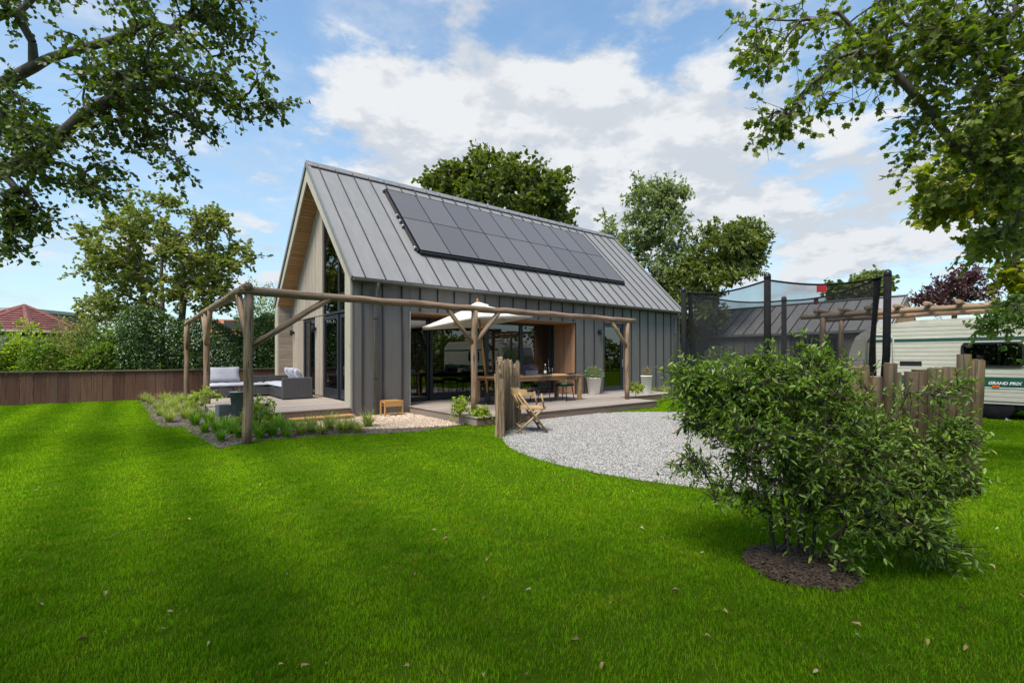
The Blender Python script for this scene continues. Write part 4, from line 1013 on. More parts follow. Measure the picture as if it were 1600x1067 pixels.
# ================================================================== LOG PALISADE round the gravel
pl = thing('log_palisade', 'curved palisade of upright round logs behind the shrub', 'fence', (GC[0], GC[1], 0))
def circ_u(a):
    P = np.array([GC[0] + (GR + .08) * math.cos(a), GC[1] + (GR + .08) * math.sin(a), 0]); r_, d_ = camco(P); return 800 + CF * r_ / d_, d_
angs = [a for a in np.linspace(-math.pi, math.pi, 4000) if circ_u(a)[1] < 8.77]
aL = min(angs, key=lambda a: abs(circ_u(a)[0] - 1232) + (0 if circ_u(a)[1] < 7 else 1e4)); aR = min(angs, key=lambda a: abs(circ_u(a)[0] - 1519) + (0 if circ_u(a)[1] < 7.5 else 1e4))
arc_len = abs(aR - aL) * GR; n = int(arc_len / .114)
for i in range(n + 1):
    a = aL + (aR - aL) * i / n; rg_ = random.Random(i); rr = GR + .08 + rg_.uniform(-.015, .015); d_ = circ_u(a)[1]
    h = 1.35 + rg_.uniform(-.10, .07) + (.17 if i == n - 1 else .06 if i == n else 0); r_ = rg_.uniform(.054, .066)
    o = log([(0, 0, 0), (0, 0, h)], r_, 10, .006, i).build('log', M_pale, pl, (rr * math.cos(a), rr * math.sin(a), -.02)); o.rotation_euler = (rg_.uniform(-.03, .03), rg_.uniform(-.03, .03), rg_.uniform(0, 6))
    MB().lathe([(r_ * .93, h + .0), (r_ * .9, h + .004), (.0, h + .005)], 10).build('log_end', M_endgrain, o)

# ================================================================== TRAMPOLINE
pole_px = [(1068, 9.4, 2.78), (1199, 7.66, 2.75), (1387, 7.43, 2.76), (1225, 10.5, 2.74)]
PT = [at(u, HOR, d) for u, d, h in pole_px]; cen = sum((Vector((p.x, p.y, 0)) for p in PT), Vector()) / 4
tr = thing('trampoline', 'black netted trampoline with teal pad standing on the gravel', 'trampoline', tuple(cen))
loc = [Vector((p.x, p.y, 0)) - cen for p in PT]; MATZ = .82; TR_ = 1.45
for q, (u, d, h) in zip(loc, pole_px):
    dirn = q.normalized(); bq = dirn * (q.length - .10)
    pole = MB().tube([tuple(bq + Vector((0, 0, .35))), tuple(q * .99 + Vector((0, 0, 1.5))), tuple(q + Vector((0, 0, h)))], [.045, .052, .05], 10).build('pole', M_padblack, tr)
    MB().lathe([(.048, h - .06), (.055, h - .02), (.05, h + .03), (.02, h + .06)], 12, Matrix.Translation(q)).build('pole_cap', M_black, pole)
    lp = dirn * (TR_ + .02); s_ = Vector((-dirn.y, dirn.x, 0)) * .33
    MB().tube([tuple(lp + s_ + Vector((0, 0, MATZ))), tuple(lp * 1.05 + s_ + Vector((0, 0, .03))), tuple(lp * 1.05 - s_ + Vector((0, 0, .03))), tuple(lp - s_ + Vector((0, 0, MATZ)))], .024, 8).build('leg', M_padblack, tr)
MB().tube([(TR_ * math.cos(a), TR_ * math.sin(a), MATZ) for a in np.linspace(0, 2 * math.pi, 41)], .028, 8, caps=False).build('frame_ring', M_steel, tr)
V, F = lathe([(TR_ - .22, MATZ + .035), (TR_ - .1, MATZ + .05), (TR_ + .02, MATZ + .045), (TR_ + .06, MATZ - .02), (TR_ + .05, MATZ - .09), (TR_ - .0, MATZ - .03), (TR_ - .22, MATZ + .02)], 48); F = [f for f in F if len(f) == 4]
MB().add(V, F, None, True).build('pad', M_teal, tr)
MB().lathe([(TR_ - .24, MATZ + .01), (TR_ - .24, MATZ + .014), (.01, MATZ - .01)], 40).build('jump_mat', M_padblack, tr)
order = [0, 1, 2, 3]; NV = []; NF = []; K = 14; topline = []
for s in range(4):
    a, c = loc[order[s]] * .955, loc[order[(s + 1) % 4]] * .955; ha, hc = pole_px[order[s]][2] - .05, pole_px[order[(s + 1) % 4]][2] - .05
    for k in range(K):
        t_ = k / K; p = a.lerp(c, t_); sag = .10 * math.sin(math.pi * t_); mid = p * (1 + .03 * math.sin(math.pi * t_)); topline.append(Vector((mid.x, mid.y, ha + (hc - ha) * t_ - sag)))
rows = 10; N_ = len(topline)
for j in range(rows + 1):
    t_ = j / rows
    for i, p in enumerate(topline):
        th = math.atan2(p.y, p.x); bot = Vector((p.x * .96, p.y * .96, MATZ + .03)); q = p.lerp(bot, t_); w_ = .02 * math.sin(i * 1.9 + 4 * t_) * math.sin(math.pi * t_); NV.append(q * 1 + Vector((q.x, q.y, 0)).normalized() * (w_ - .02 * math.sin(math.pi * t_)))
for j in range(rows):
    for i in range(N_): NF.append((j * N_ + i, j * N_ + (i + 1) % N_, (j + 1) * N_ + (i + 1) % N_, (j + 1) * N_ + i))
MB().add(NV, NF, None, True).build('safety_net', M_net, tr)
MB().tube([tuple(p) for p in topline] + [tuple(topline[0])], .016, 6, caps=False).build('top_rope', M_padblack, tr)
for s in (0, 2):                                           # doubled net at the door and the overlap seam
    i0 = s * K; st_ = []
    for j in range(rows + 1): st_ += [NV[j * N_ + i0] * .995, NV[j * N_ + (i0 + (1 if s == 0 else N_ - 1)) % N_] * .995]
    MB().add([tuple(p) for p in st_], [(2 * j, 2 * j + 1, 2 * j + 3, 2 * j + 2) for j in range(rows)]).build('net_seam', M_padblack, tr)
for s in (1, 2):
    i0 = s * K + K // 2 + (1 if s == 2 else -1); a, c = topline[i0], topline[i0 + 1]; d_ = (c - a).normalized()
    MB().add([tuple(a.lerp(c, .5) + d_ * x_ + Vector((0, 0, z_)) + o_) for o_ in (Vector((0, 0, 0)), (a - Vector((0, 0, a.z))).normalized() * .012) for x_, z_ in ((-.07, -.12), (.07, -.12), (.07, .0), (-.07, .0))], [(0, 1, 2, 3), (7, 6, 5, 4), (0, 4, 5, 1), (1, 5, 6, 2), (2, 6, 7, 3), (3, 7, 4, 0)]).build('red_tag', M_red, tr)

# ================================================================== CARAVAN
CXP = 11.5
yl = onx(1326, 520, CXP).y
cv_ = thing('caravan', 'cream ribbed touring caravan with green stripes parked on the lawn', 'caravan', (CXP, yl, 0)); CL = 6.2; CW = 2.1
prof = [(0, .62), (.0, 1.55), (-.16, 2.02), (-.52, 2.30), (-1.5, 2.40), (-CL + .5, 2.42), (-CL, 2.1), (-CL, .4), (-.5, .36), (-.12, .40)]
MB().add(*prism(prof[::-1], .012, CW, 0)).build('body', M_cara, cv_)
def prof_y(z):                                             # extent of the body in y at height z
    ys = []
    for (y0, z0), (y1, z1) in zip(prof, prof[1:] + prof[:1]):
        if (z0 - z) * (z1 - z) <= 0 and abs(z1 - z0) > 1e-6: ys.append(y0 + (y1 - y0) * (z - z0) / (z1 - z0))
    return min(ys), max(ys)
wy0, wy1, wz0, wz1 = onx(1597, 550, CXP).y - yl, onx(1505, 550, CXP).y - yl, 1.27, 1.77
z = .44
while z < 2.30:
    h = .105; lo = prof_y(z + .003); hi = prof_y(z + h - .012); a, c = max(lo[0], hi[0]) + .01, min(lo[1], hi[1]) - .01; spans = [(a, c)]
    if z + h > wz0 and z < wz1: spans = [(a, wy0 - .0), (wy1 + .0, c)]
    for s0_, s1_ in spans:
        if s1_ - s0_ > .05: MB().add(*prism([(s0_, z), (s1_, z), (s1_, z + h - .003), (s0_, z + h - .003)], 0, .012, 0)).add(*prism([(s0_, z + .006), (s1_, z + .006), (s1_, z + h - .012), (s0_, z + h - .012)], -.006, .0, 0)).build('skin_rib', M_cara, cv_)
    z += h
bpart('green_stripe', (-.014, -CL + .1, 1.86), (-.009, -.42, 1.925), M_green, cv_, 0); bpart('stripe_rail', (-.022, -CL + .1, 1.928), (-.009, -.42, 1.945), M_carabase, cv_, 0)
bpart('green_band', (-.014, -CL + .1, .765), (-.009, -1.0, 1.0), M_green, cv_, 0); bpart('band_rail', (-.018, -CL + .1, .745), (-.009, -1.0, .763), M_white, cv_, 0)
wn = bpy.data.objects.new('side_window', None); COL.objects.link(wn); wn.parent = cv_
def rrect(y0, y1, z0, z1, r_, n_=5):
    P = []
    for cy__, cz__, a0_ in ((y1 - r_, z1 - r_, 0), (y0 + r_, z1 - r_, 90), (y0 + r_, z0 + r_, 180), (y1 - r_, z0 + r_, 270)):
        for k in range(n_ + 1): a = R(a0_ + 90 * k / n_); P.append((cy__ + r_ * math.cos(a), cz__ + r_ * math.sin(a)))
    return P
def ringmesh(Pout, Pin, x0, x1):
    n_ = len(Pout); V = [(x, p[0], p[1]) for x in (x0, x1) for p in Pout] + [(x, p[0], p[1]) for x in (x0, x1) for p in Pin]; F = []
    for i in range(n_):
        j = (i + 1) % n_; F += [(i, 2 * n_ + i, 2 * n_ + j, j), (i, j, n_ + j, n_ + i), (n_ + i, n_ + j, 3 * n_ + j, 3 * n_ + i), (2 * n_ + i, 3 * n_ + i, 3 * n_ + j, 2 * n_ + j)]
    return V, F
MB().add(*ringmesh(rrect(wy0 - .04, wy1 + .04, wz0 - .04, wz1 + .04, .11), rrect(wy0, wy1, wz0, wz1, .08), -.03, .011)).build('window_rim', M_black, wn)
MB().add(*prism(rrect(wy0, wy1, wz0, wz1, .08), -.016, -.008, 0)).build('pane', M_glass, wn)
MB().add(*prism(rrect(wy0, wy1, wz0, wz1, .08), .0, .010, 0)).build('dark_interior', M_black, wn)
for a in np.linspace(0, 1, 9)[:-1]:
    yy = wy0 + .05 + a * (wy1 - wy0 - .1); bpart('curtain_fold', (-.006, yy, wz0 + .02), (-.002, yy + .05, wz0 + .13), M_curtain, wn, 0)
bpart('side_curtain', (-.006, wy0 + .04, wz0 + .135), (-.002, wy0 + .22, wz1 - .03), M_curtain, wn, 0)
# door profile at the front corner, service hatch, marker lamp, chassis
MB().tube([(-.02, -.42, .5), (-.02, -.42, 1.9), (-.02, -.5, 2.02), (-.02, -.62, 2.05)], .025, 8).tube([(-.02, -1.0, .5), (-.02, -1.0, 1.95), (-.02, -.92, 2.04), (-.02, -.62, 2.05)], .02, 8).build('door_frame', M_carabase, cv_)
y_ = onx(1423, 569, CXP).y - yl; bpart('service_hatch', (-.02, y_ - .22, 1.25), (-.009, y_ + .22, 1.36), M_black, cv_)
y_ = onx(1556, 600, CXP).y - yl; bpart('marker_lamp', (-.03, y_ - .06, .755), (-.0145, y_ + .06, .805), M_orange, cv_)
y_ = onx(1545, 520, CXP).y - yl; bpart('roof_vent', (-.03, y_ - .12, 2.0), (-.009, y_ + .12, 2.07), M_black, cv_)
bpart('chassis', (.1, -CL + .2, .24), (CW - .1, -.3, .36), M_black, cv_); 
for yy in (-2.9,): 
    for xx in (.02, CW - .2):
        MB().lathe([(.1, -.09), (.30, -.09), (.33, -.06), (.33, .06), (.30, .09), (.1, .09)], 24, Matrix.Translation((xx + .1, yy, .33)) @ Matrix.Rotation(R(90), 4, 'Y')).build('wheel', M_padblack, cv_)
for yy in (-1.0, onx(1565, 650, CXP).y - yl, -CL + .3):
    MB().tube([(.1, yy + .25, .3), (.06, yy - .1, .03)], .022, 6).build('corner_steady', M_steel, cv_); bpart('steady_foot', (.0, yy - .16, .0), (.13, yy - .04, .025), M_steel, cv_)
cu = bpy.data.curves.new('lettering', 'FONT'); cu.body = 'GRAND PRIX'; cu.size = .175; cu.shear = .25; cu.extrude = .002; cu.offset = .006
to = bpy.data.objects.new('lettering_tmp', cu); COL.objects.link(to); bpy.context.view_layer.update(); dg = bpy.context.evaluated_depsgraph_get()
me = bpy.data.meshes.new_from_object(to.evaluated_get(dg)); bpy.data.objects.remove(to); me.materials.clear(); me.materials.append(M_white)
ta, tb_ = onx(1544, 595, CXP).y - yl, onx(1598, 595, CXP).y - yl; wt = max(v.co.x for v in me.vertices); s = abs(tb_ - ta) / wt
lt = put('lettering', me, cv_, (-.018, ta, .83), (R(90), 0, R(-90))); lt.scale = (s, s, 1)

# ================================================================== LOG CARPORT over the caravan, NEIGHBOUR HOUSE
cp = thing('log_carport', 'rustic log frame with short cross logs standing above the caravan', 'pergola', (0, 0, 0))
a0_ = at(1256, HOR, 14.0); a1_ = at(1585, HOR, 11.2)
for k, (off, zz, sft) in enumerate(((0, 2.66, 0), (.75, 2.60, .25))):
    q0 = Vector((a0_.x + off + .25, a0_.y + .15 - sft - (.0), zz)); q1 = Vector((a0_.x + off + .55, -11.2, zz + .02)); logpart('beam', q0, q1, .075, cp, 30 + k)
    for f in (.1, .92): pq = q0.lerp(q1, f); logpart('post', (pq.x, pq.y, -.02), (pq.x, pq.y, zz - .05), .075, cp, 40 + k * 3 + int(f * 3))
for i in range(9):
    f = .06 + i * .112; pq = Vector((a0_.x + .25 + .3 * f, a0_.y + (-11.2 - a0_.y) * f, 2.79)); o = logpart('cross_log', pq + Vector((-.32, 0, .0)), pq + Vector((1.3, .05, .0)), .06, cp, 60 + i); MB().lathe([(.056, -.004), (.05, -.006), (.0, -.007)][::-1], 10).build('log_end', M_endgrain, o)
h2 = thing('neighbour_house', 'low grey metal-clad neighbour house behind the trampoline', 'house', (20.4, -5.75, 0))
HX, HL, HE, HR = 20.4, 10.4, 2.62, 4.22
bpart('wall', (.03, .1, 0), (5.1, HL - .1, HE), M_int, h2, 0)
N2 = 19; bw = HL / N2
w2a, w2b = onx(1312, 540, HX).y + 5.75, onx(1240, 540, HX).y + 5.75
for i in range(N2):
    y0, y1 = i * bw, (i + 1) * bw
    if y1 > w2a and y0 < w2b: bpart('wall_panel', (0, y0 + .004, 2.42), (.03, y1 - .004, HE + .02), M_zinc_wall, h2, .003)
    else: bpart('wall_panel', (0, y0 + .004, .03), (.03, y1 - .004, HE + .02), M_zinc_wall, h2, .003); bpart('wall_seam', (-.03, y0 - .012, .03), (.002, y0 + .012, HE), M_zinc_dark, h2, .003)
window('neighbour_window', h2, 0, -.01, w2a + .02, w2b - .02, .25, 2.40, .09, muls=((w2a + w2b) / 2,)); bpart('pale_blind', (.031, w2a + .1, .4), (.06, (w2a + w2b) / 2 - .1, 1.9), M_palecurtain, h2); bpart('window_sill', (-.06, w2a, .2), (.0, w2b, .248), M_frame, h2)
ang = math.atan2(HR - HE, 2.6); ls = math.hypot(HR - HE, 2.6)
def h2slope(name, a, c, m, flip=False):
    o = bpart(name, a, c, m, h2, .003); l0 = o.location.copy()
    if not flip: o.rotation_euler = (0, -ang, 0); o.location = Matrix.Rotation(-ang, 4, 'Y') @ l0 + Vector((-.12, 0, HE - .03))
    else: o.rotation_euler = (0, ang, 0); o.location = Vector((5.08, 0, HR - .08)) + (Matrix.Rotation(ang, 4, 'Y') @ (l0 - Vector((ls, 0, 0)))) - Vector((2.48, 0, 0)) + Vector((ls * math.cos(ang) , 0, -ls * math.sin(ang)))
for i in range(N2):
    y0, y1 = i * bw, (i + 1) * bw; h2slope('roof_panel', (0, y0 + .004, 0), (ls, y1 - .004, .05), M_zinc_roof); h2slope('roof_seam', (0, y0 - .014, .046), (ls - .05, y0 + .014, .1), M_zinc_dark)
MB().add(*prism([(-.1, HE - .1), (2.42, HR - .14), (5.2, HE - .1)], .0, .12, 1)).build('gable_wall', M_lining, h2); MB().add(*prism([(2.42, HR - .12), (5.3, HE - .15), (5.3, HE - .1), (2.42, HR - .06)], -.02, HL + .02, 1)).build('roof_back', M_zinc_roof, h2)
MB().add(*prism([(-.16, HE - .09), (-.16, HE - .02), (2.42, HR + .02), (2.42, HR - .1)], -.06, -.004, 1)).build('rake_board', M_zinc_trim, h2); bpart('ridge_cap', (2.3, -.06, HR - .02), (2.52, HL, HR + .03), M_zinc_trim, h2); bpart('gutter', (-.2, -.04, HE - .1), (-.1, HL, HE - .03), M_zinc_trim, h2)
p = onx(1080, 541, HX); tag(put('outside_socket', MB().box((-.04, -.12, -.05), (0, .12, .05)).mesh('outside_socket', M_black), None, (HX - .0, p.y, p.z)), 'small black lamp box on the neighbour wall left of the trampoline', 'lamp')

# ================================================================== GAZEBO, FAR ROOFS
gz_c = at(38, HOR, 21.5); gz = thing('garden_gazebo', 'octagonal garden gazebo with red shingle roof behind the hedge', 'gazebo', (gz_c.x, gz_c.y, 0))
GRD, GZE, GZA = 2.55, 2.58, 3.78
for k in range(8):
    a0_, a1_ = k * math.pi / 4 + .2, (k + 1) * math.pi / 4 + .2; nrow = 11
    fac = MB()
    for r_ in range(nrow):
        f0, f1 = 1 - r_ / nrow, 1 - (r_ + 1) / nrow + .012
        if f1 < .02: f1 = .02
        q = [(math.cos(a) * GRD * f, math.sin(a) * GRD * f, GZE + (GZA - GZE) * (1 - f)) for f, a in ((f0, a0_), (f0, a1_), (f1, a1_), (f1, a0_))]
        nrm = Vector((math.cos((a0_ + a1_) / 2) * .42, math.sin((a0_ + a1_) / 2) * .42, .9)); V = [Vector(v) + nrm * .035 for v in q[:2]] + [Vector(v) + nrm * .006 for v in q[2:]] + [Vector(v) for v in q]
        o = MB().add(V, [(0, 1, 2, 3), (4, 5, 1, 0)]).build('shingle_course', M_shingle, gz)
    e0 = Vector((math.cos(a0_) * (GRD + .04), math.sin(a0_) * (GRD + .04), GZE)); e1 = Vector((0, 0, GZA)); sd = Vector((-math.sin(a0_), math.cos(a0_), 0)) * .16
    MB().add([e0 - sd + Vector((0, 0, .0)), e0 + Vector((0, 0, .07)), e0 + sd, e1 + sd * .5 + Vector((0, 0, .03)), e1 + Vector((0, 0, .09)), e1 - sd * .5 + Vector((0, 0, .03))], [(0, 1, 4, 5), (1, 2, 3, 4)]).build('hip_cap', M_shingle, gz)
    bpart('post', (math.cos(a0_) * 2.3 - .06, math.sin(a0_) * 2.3 - .06, 0), (math.cos(a0_) * 2.3 + .06, math.sin(a0_) * 2.3 + .06, GZE), M_trimwood, gz)
    MB().tube([(math.cos(a0_) * GRD, math.sin(a0_) * GRD, GZE - .05), (math.cos(a1_) * GRD, math.sin(a1_) * GRD, GZE - .05)], .06, 6).build('eave_board', M_trimwood, gz)
bd = at(-30, HOR, 34); fb = thing('flat_roof_house', 'dark flat-roofed building behind the gazebo', 'building', (bd.x, bd.y, 0), -YAW)
bpart('wall', (-6, 0, 0), (3.0, 6, 4.75), M_zinc_wall, fb); bpart('roof_edge', (-6.2, -.2, 4.752), (3.2, 6.2, 5.0), M_carabase, fb)
bd = at(372, HOR, 36); fb = thing('tiled_house', 'far house with orange tiled roof behind the ivy hedge', 'house', (bd.x, bd.y, 0), -YAW + .25)
bpart('wall', (-2.2, 0, 0), (2.0, 5, 3.0), M_carabase, fb); MB().add(*prism([(-.3, 3.0), (2.5, 4.5), (5.3, 3.0)], -2.4, 2.2, 0)).build('roof', M_tile, fb); bpart('dormer', (-1.2, .8, 3.5), (.1, 2.2, 4.3), M_zinc_dark, fb)

# ================================================================== TREES AND HEDGES
def px_blobs(lst, rng_d=None):
    """crown lobes surveyed as bearing/elevation + distance: (u, v, depth, half width, half height, half depth m, tips) -> world ellipsoids (round about the vertical)"""
    out = []
    for u, v, d, ru, rv, rd, n_ in lst: c = at(u, v, d); s = d / CF; out.append((np.array(c), np.array([max(ru * s, rd * .6), max(ru * s, rd * .6), rv * s]), n_))
    return out
def A(*uvd): return tuple(at(*uvd))
rt = np.random.default_rng(3)
# tree overhanging from the left
T = crown_tips(px_blobs([(310, 55, 6.1, 105, 75, .8, 150), (385, 140, 6.0, 60, 32, .5, 55), (250, 150, 6.2, 95, 45, .7, 90), (130, 115, 6.2, 100, 45, .7, 85), (50, 180, 6.3, 70, 45, .6, 60), (100, 245, 6.3, 85, 45, .6, 70),
    (200, 205, 6.2, 50, 28, .4, 30), (265, 262, 6.0, 28, 22, .3, 18), (150, 290, 6.1, 30, 22, .3, 18), (20, 325, 6.3, 34, 36, .4, 34), (60, 345, 6.3, 30, 18, .3, 16), (8, 380, 6.3, 26, 10, .2, 12), (330, -10, 6.2, 70, 40, .6, 50), (5, 20, 6.0, 18, 18, .3, 8), (-70, 200, 6.6, 90, 130, .9, 90), (-190, 120, 6.8, 120, 150, 1.2, 80), (60, -110, 6.6, 200, 70, 1.2, 90), (-120, -150, 5.5, 220, 90, 1.5, 100)]), rt, .27, 1.3)
make_tree('alder_tree', 'dark leafy tree reaching in from the left above the lawn', [[A(-330, 1000, 6.9)[:2] + (-.1,), A(-320, 560, 6.9), A(-250, 400, 6.8), A(-120, 320, 6.6), A(0, 268, 6.4), A(75, 232, 6.3), A(130, 180, 6.2), A(185, 150, 6.1)], [A(-250, 400, 6.8), A(-150, 210, 6.6), A(0, 132, 6.4), A(80, 90, 6.3), A(180, 62, 6.2), A(230, 35, 6.2)], [A(-120, 320, 6.6), A(0, 275, 6.3), A(70, 252, 6.2)]],
          T, L_alder, M_bark, T_round(), .058, 5, ntw=4, twlen=.30, nleaf=7, rbase=.135, seg=.22, bias=.3, twigs=True, droop=.35)
T = crown_tips([(np.array([CX + FX * d_ + FY * r_, CY + FY * d_ - FX * r_, z_]), np.array([1.3, 1.3, .6]), 95) for r_, d_, z_ in ((-4.6, .3, 5.4), (-2.7, .0, 5.7), (-3.6, -1.3, 5.4), (-1.0, -.4, 5.8), (.4, -.5, 6.0), (1.6, -.6, 6.0))], rt, .12, .9)  # unseen crown added overhead to darken the near lawn
sh = Vector((CX, CY, 0)) - Vector((FX, FY, 0)) * 2.2 - Vector((FY, -FX, 0)) * 2.6
make_tree('added_shade_tree', 'unseen tree added behind the viewpoint to shade the near lawn', [[(sh.x, sh.y, -.1), (sh.x, sh.y, 3), (sh.x + .3, sh.y + .4, 5), (sh.x + .6, sh.y + .9, 6.2)]], T, L_alder, M_bark, T_round(), .11, 55, ntw=4, twlen=.34, nleaf=8, rbase=.16, seg=.3, bias=.3, droop=.3)
# maple overhanging from the right
T = crown_tips(px_blobs([(1225, 30, 5.2, 65, 30, .5, 26), (1185, 80, 5.2, 40, 20, .3, 14), (1180, 20, 5.2, 30, 18, .3, 9), (1255, 172, 5.2, 65, 20, .4, 24), (1215, 185, 5.2, 28, 12, .3, 7), (1330, 115, 5.2, 75, 55, .6, 52), (1390, 190, 5.1, 65, 45, .6, 46), (1430, 55, 5.2, 110, 60, .8, 80),
    (1530, 60, 5.0, 100, 75, .8, 90), (1520, 165, 5.0, 95, 55, .8, 80), (1580, 245, 5.0, 50, 40, .6, 40), (1395, 240, 5.1, 45, 18, .3, 14), (1450, 285, 5.2, 30, 18, .3, 9), (1565, 385, 5.4, 50, 28, .4, 18), (1600, 320, 5.2, 60, 60, .8, 26), (1700, 150, 5.2, 120, 180, 1.2, 90), (1480, -90, 5.2, 260, 70, 1.2, 70), (1750, -150, 4.5, 220, 120, 1.5, 80)]), rt, .28, 1.4)
make_tree('maple_tree', 'broad-leaved maple reaching in from the right above the caravan', [[A(1900, 1000, 5.6)[:2] + (-.1,), A(1880, 560, 5.6), A(1760, 370, 5.4), A(1600, 292, 5.2), A(1490, 225, 5.15), A(1435, 155, 5.15), A(1378, 92, 5.2), A(1310, 20, 5.2)], [A(1760, 370, 5.4), A(1650, 180, 5.1), A(1540, 90, 5.0), A(1440, 40, 5.1)], [A(1600, 292, 5.2), A(1590, 340, 5.3), A(1555, 380, 5.4)]],
          T, L_maple, M_bark, T_maple(), .075, 6, ntw=3, twlen=.38, nleaf=5, rbase=.085, seg=.22, bias=.3, twigs=True, droop=.5, tilt=.45)
T = crown_tips(px_blobs([(1530, 275, 8.0, 90, 60, .9, 90), (1585, 190, 8.0, 60, 60, .8, 50), (1480, 310, 8, 40, 25, .5, 22), (1575, 355, 8, 50, 40, .6, 28), (1660, 300, 8.2, 110, 130, 1.2, 60), (1600, 430, 7.6, 26, 36, .4, 14)]), rt, .1)
make_tree('sunlit_maple', 'maple with sunlit glow painted into its yellow-green leaves behind the dark right-hand branches', [[A(1800, 800, 8.4)[:2] + (-.1,), A(1790, 560, 8.4), A(1700, 400, 8.2), A(1600, 300, 8.0), A(1530, 260, 8.0)]], T, L_sunlit, M_bark, T_maple(), .12, 8, ntw=4, twlen=.32, nleaf=7, rbase=.11, seg=.3, twigs=True, droop=.45, tilt=.5)
T = crown_tips(px_blobs([(1550, 505, 6.6, 28, 14, .25, 9), (1590, 485, 6.6, 36, 24, .3, 18), (1680, 540, 6.6, 60, 90, .5, 40)]), rt, .1)
make_tree('young_tree', 'small-leaved young tree at the right edge hanging over the caravan window', [[A(1720, 780, 6.8)[:2] + (-.1,), A(1715, 640, 6.8), A(1670, 520, 6.7), A(1620, 500, 6.6)]], T, L_shrub, M_bark, T_oval(), .075, 9, ntw=5, twlen=.26, nleaf=8, rbase=.05, seg=.25, twigs=True, droop=.5)
# many-stemmed tree behind the fence
T = crown_tips(px_blobs([(255, 400, 18.6, 85, 70, 1.6, 150), (195, 375, 18.6, 55, 50, 1.2, 80), (320, 385, 18.6, 60, 55, 1.2, 90), (165, 415, 18.6, 45, 35, 1.0, 40), (365, 395, 18.6, 35, 28, .8, 30), (235, 320, 18.6, 45, 26, .8, 36), (325, 340, 18.6, 35, 22, .7, 24), (320, 455, 18.6, 55, 35, 1.2, 70), (215, 465, 18.6, 60, 40, 1.2, 70), (150, 480, 18.6, 28, 25, .7, 18)]), rt, .18, .8)
make_tree('elder_tree', 'loose twiggy many-stemmed tree behind the brown fence', [[A(277, 590, 18.6)[:2] + (-.1,), A(278, 570, 18.6), A(284, 500, 18.6), A(289, 440, 18.6), A(280, 380, 18.6)], [A(232, 580, 18.9)[:2] + (0,), A(228, 500, 18.9), A(222, 440, 18.9), A(200, 385, 18.9)], [A(255, 580, 18.2)[:2] + (0,), A(254, 480, 18.2), A(252, 430, 18.2), A(255, 360, 18.2)]],
          T, L_twiggy, M_barkpale, T_round(), .105, 10, ntw=5, twlen=.5, nleaf=12, rbase=.15, seg=.4, bias=.2, twigs=True, droop=.15)
# trees beyond the house
T = crown_tips(px_blobs([(775, 310, 34, 105, 55, 3.5, 210), (715, 290, 34, 55, 32, 2.2, 70), (845, 295, 34, 48, 45, 2.2, 80), (785, 265, 34, 55, 22, 2, 60), (690, 305, 34, 35, 20, 1.4, 24), (870, 335, 34, 26, 20, 1.2, 20)]), rt, .08, .35)
make_tree('oak_tree', 'round-crowned oak rising behind the roof ridge', [[A(785, 600, 34)[:2] + (-.1,), A(785, 480, 34), A(785, 380, 34), A(780, 320, 34)]], T, L_oak, M_bark, T_round(), .26, 12, ntw=6, twlen=.95, nleaf=9, rbase=.4, seg=.9, bias=.2, droop=.05)
T = crown_tips(px_blobs([(1010, 320, 28, 48, 40, 1.5, 75), (985, 365, 28, 42, 38, 1.4, 60), (1045, 300, 28, 26, 22, .9, 26), (1030, 360, 28, 45, 40, 1.4, 60), (1020, 430, 28, 55, 40, 1.6, 75), (955, 335, 28, 18, 16, .6, 10), (1050, 440, 27, 35, 45, 1.3, 45)]), rt, .22, .45)
make_tree('willow_tree', 'pale silvery willow behind the far end of the house', [[A(1005, 600, 28)[:2] + (-.1,), A(1004, 480, 28), A(1003, 430, 28)]], T, L_willow, M_barkpale, T_diamond(), .24, 13, ntw=6, twlen=.75, nleaf=10, rbase=.13, seg=.7, bias=.15, droop=.15)
T = crown_tips(px_blobs([(1130, 395, 26, 60, 50, 1.7, 110), (1105, 440, 26, 60, 45, 1.7, 100), (1165, 375, 26, 34, 28, 1.1, 36), (1090, 490, 25.5, 40, 40, 1.4, 60), (1180, 420, 26, 20, 25, .8, 14)]), rt, .1, .45)
make_tree('ash_tree', 'dense dark green tree between the house and the trampoline', [[A(1110, 600, 26)[:2] + (-.1,), A(1110, 500, 26), A(1115, 430, 26), A(1130, 390, 26)]], T, L_oak, M_bark, T_oval(), .24, 14, ntw=6, twlen=.7, nleaf=9, rbase=.22, seg=.7, bias=.2, droop=.1)
T = crown_tips(px_blobs([(1345, 455, 44, 48, 20, 2.4, 80), (1365, 440, 44, 25, 12, 1.4, 26)]), rt, .08, .4)
make_tree('far_tree', 'far rounded green tree seen through the trampoline net', [[A(1345, 590, 44)[:2] + (0,), A(1345, 520, 44), A(1345, 470, 44)]], T, L_oak, M_bark, T_round(), .34, 15, ntw=6, twlen=.9, nleaf=8, rbase=.25, seg=.9, droop=.05)
T = crown_tips(px_blobs([(1490, 468, 26, 48, 24, 1.6, 60), (1500, 440, 26, 28, 14, 1, 26), (1450, 470, 26, 20, 10, .8, 12), (1530, 460, 26, 22, 12, .8, 14)]), rt, .12, .5)
make_tree('copper_beech', 'purple-leaved tree above the log beams', [[A(1490, 590, 26)[:2] + (0,), A(1490, 520, 26), A(1492, 475, 26)]], T, L_purple, M_bark, T_oval(), .20, 16, ntw=6, twlen=.75, nleaf=7, rbase=.12, seg=.6, droop=-.2)
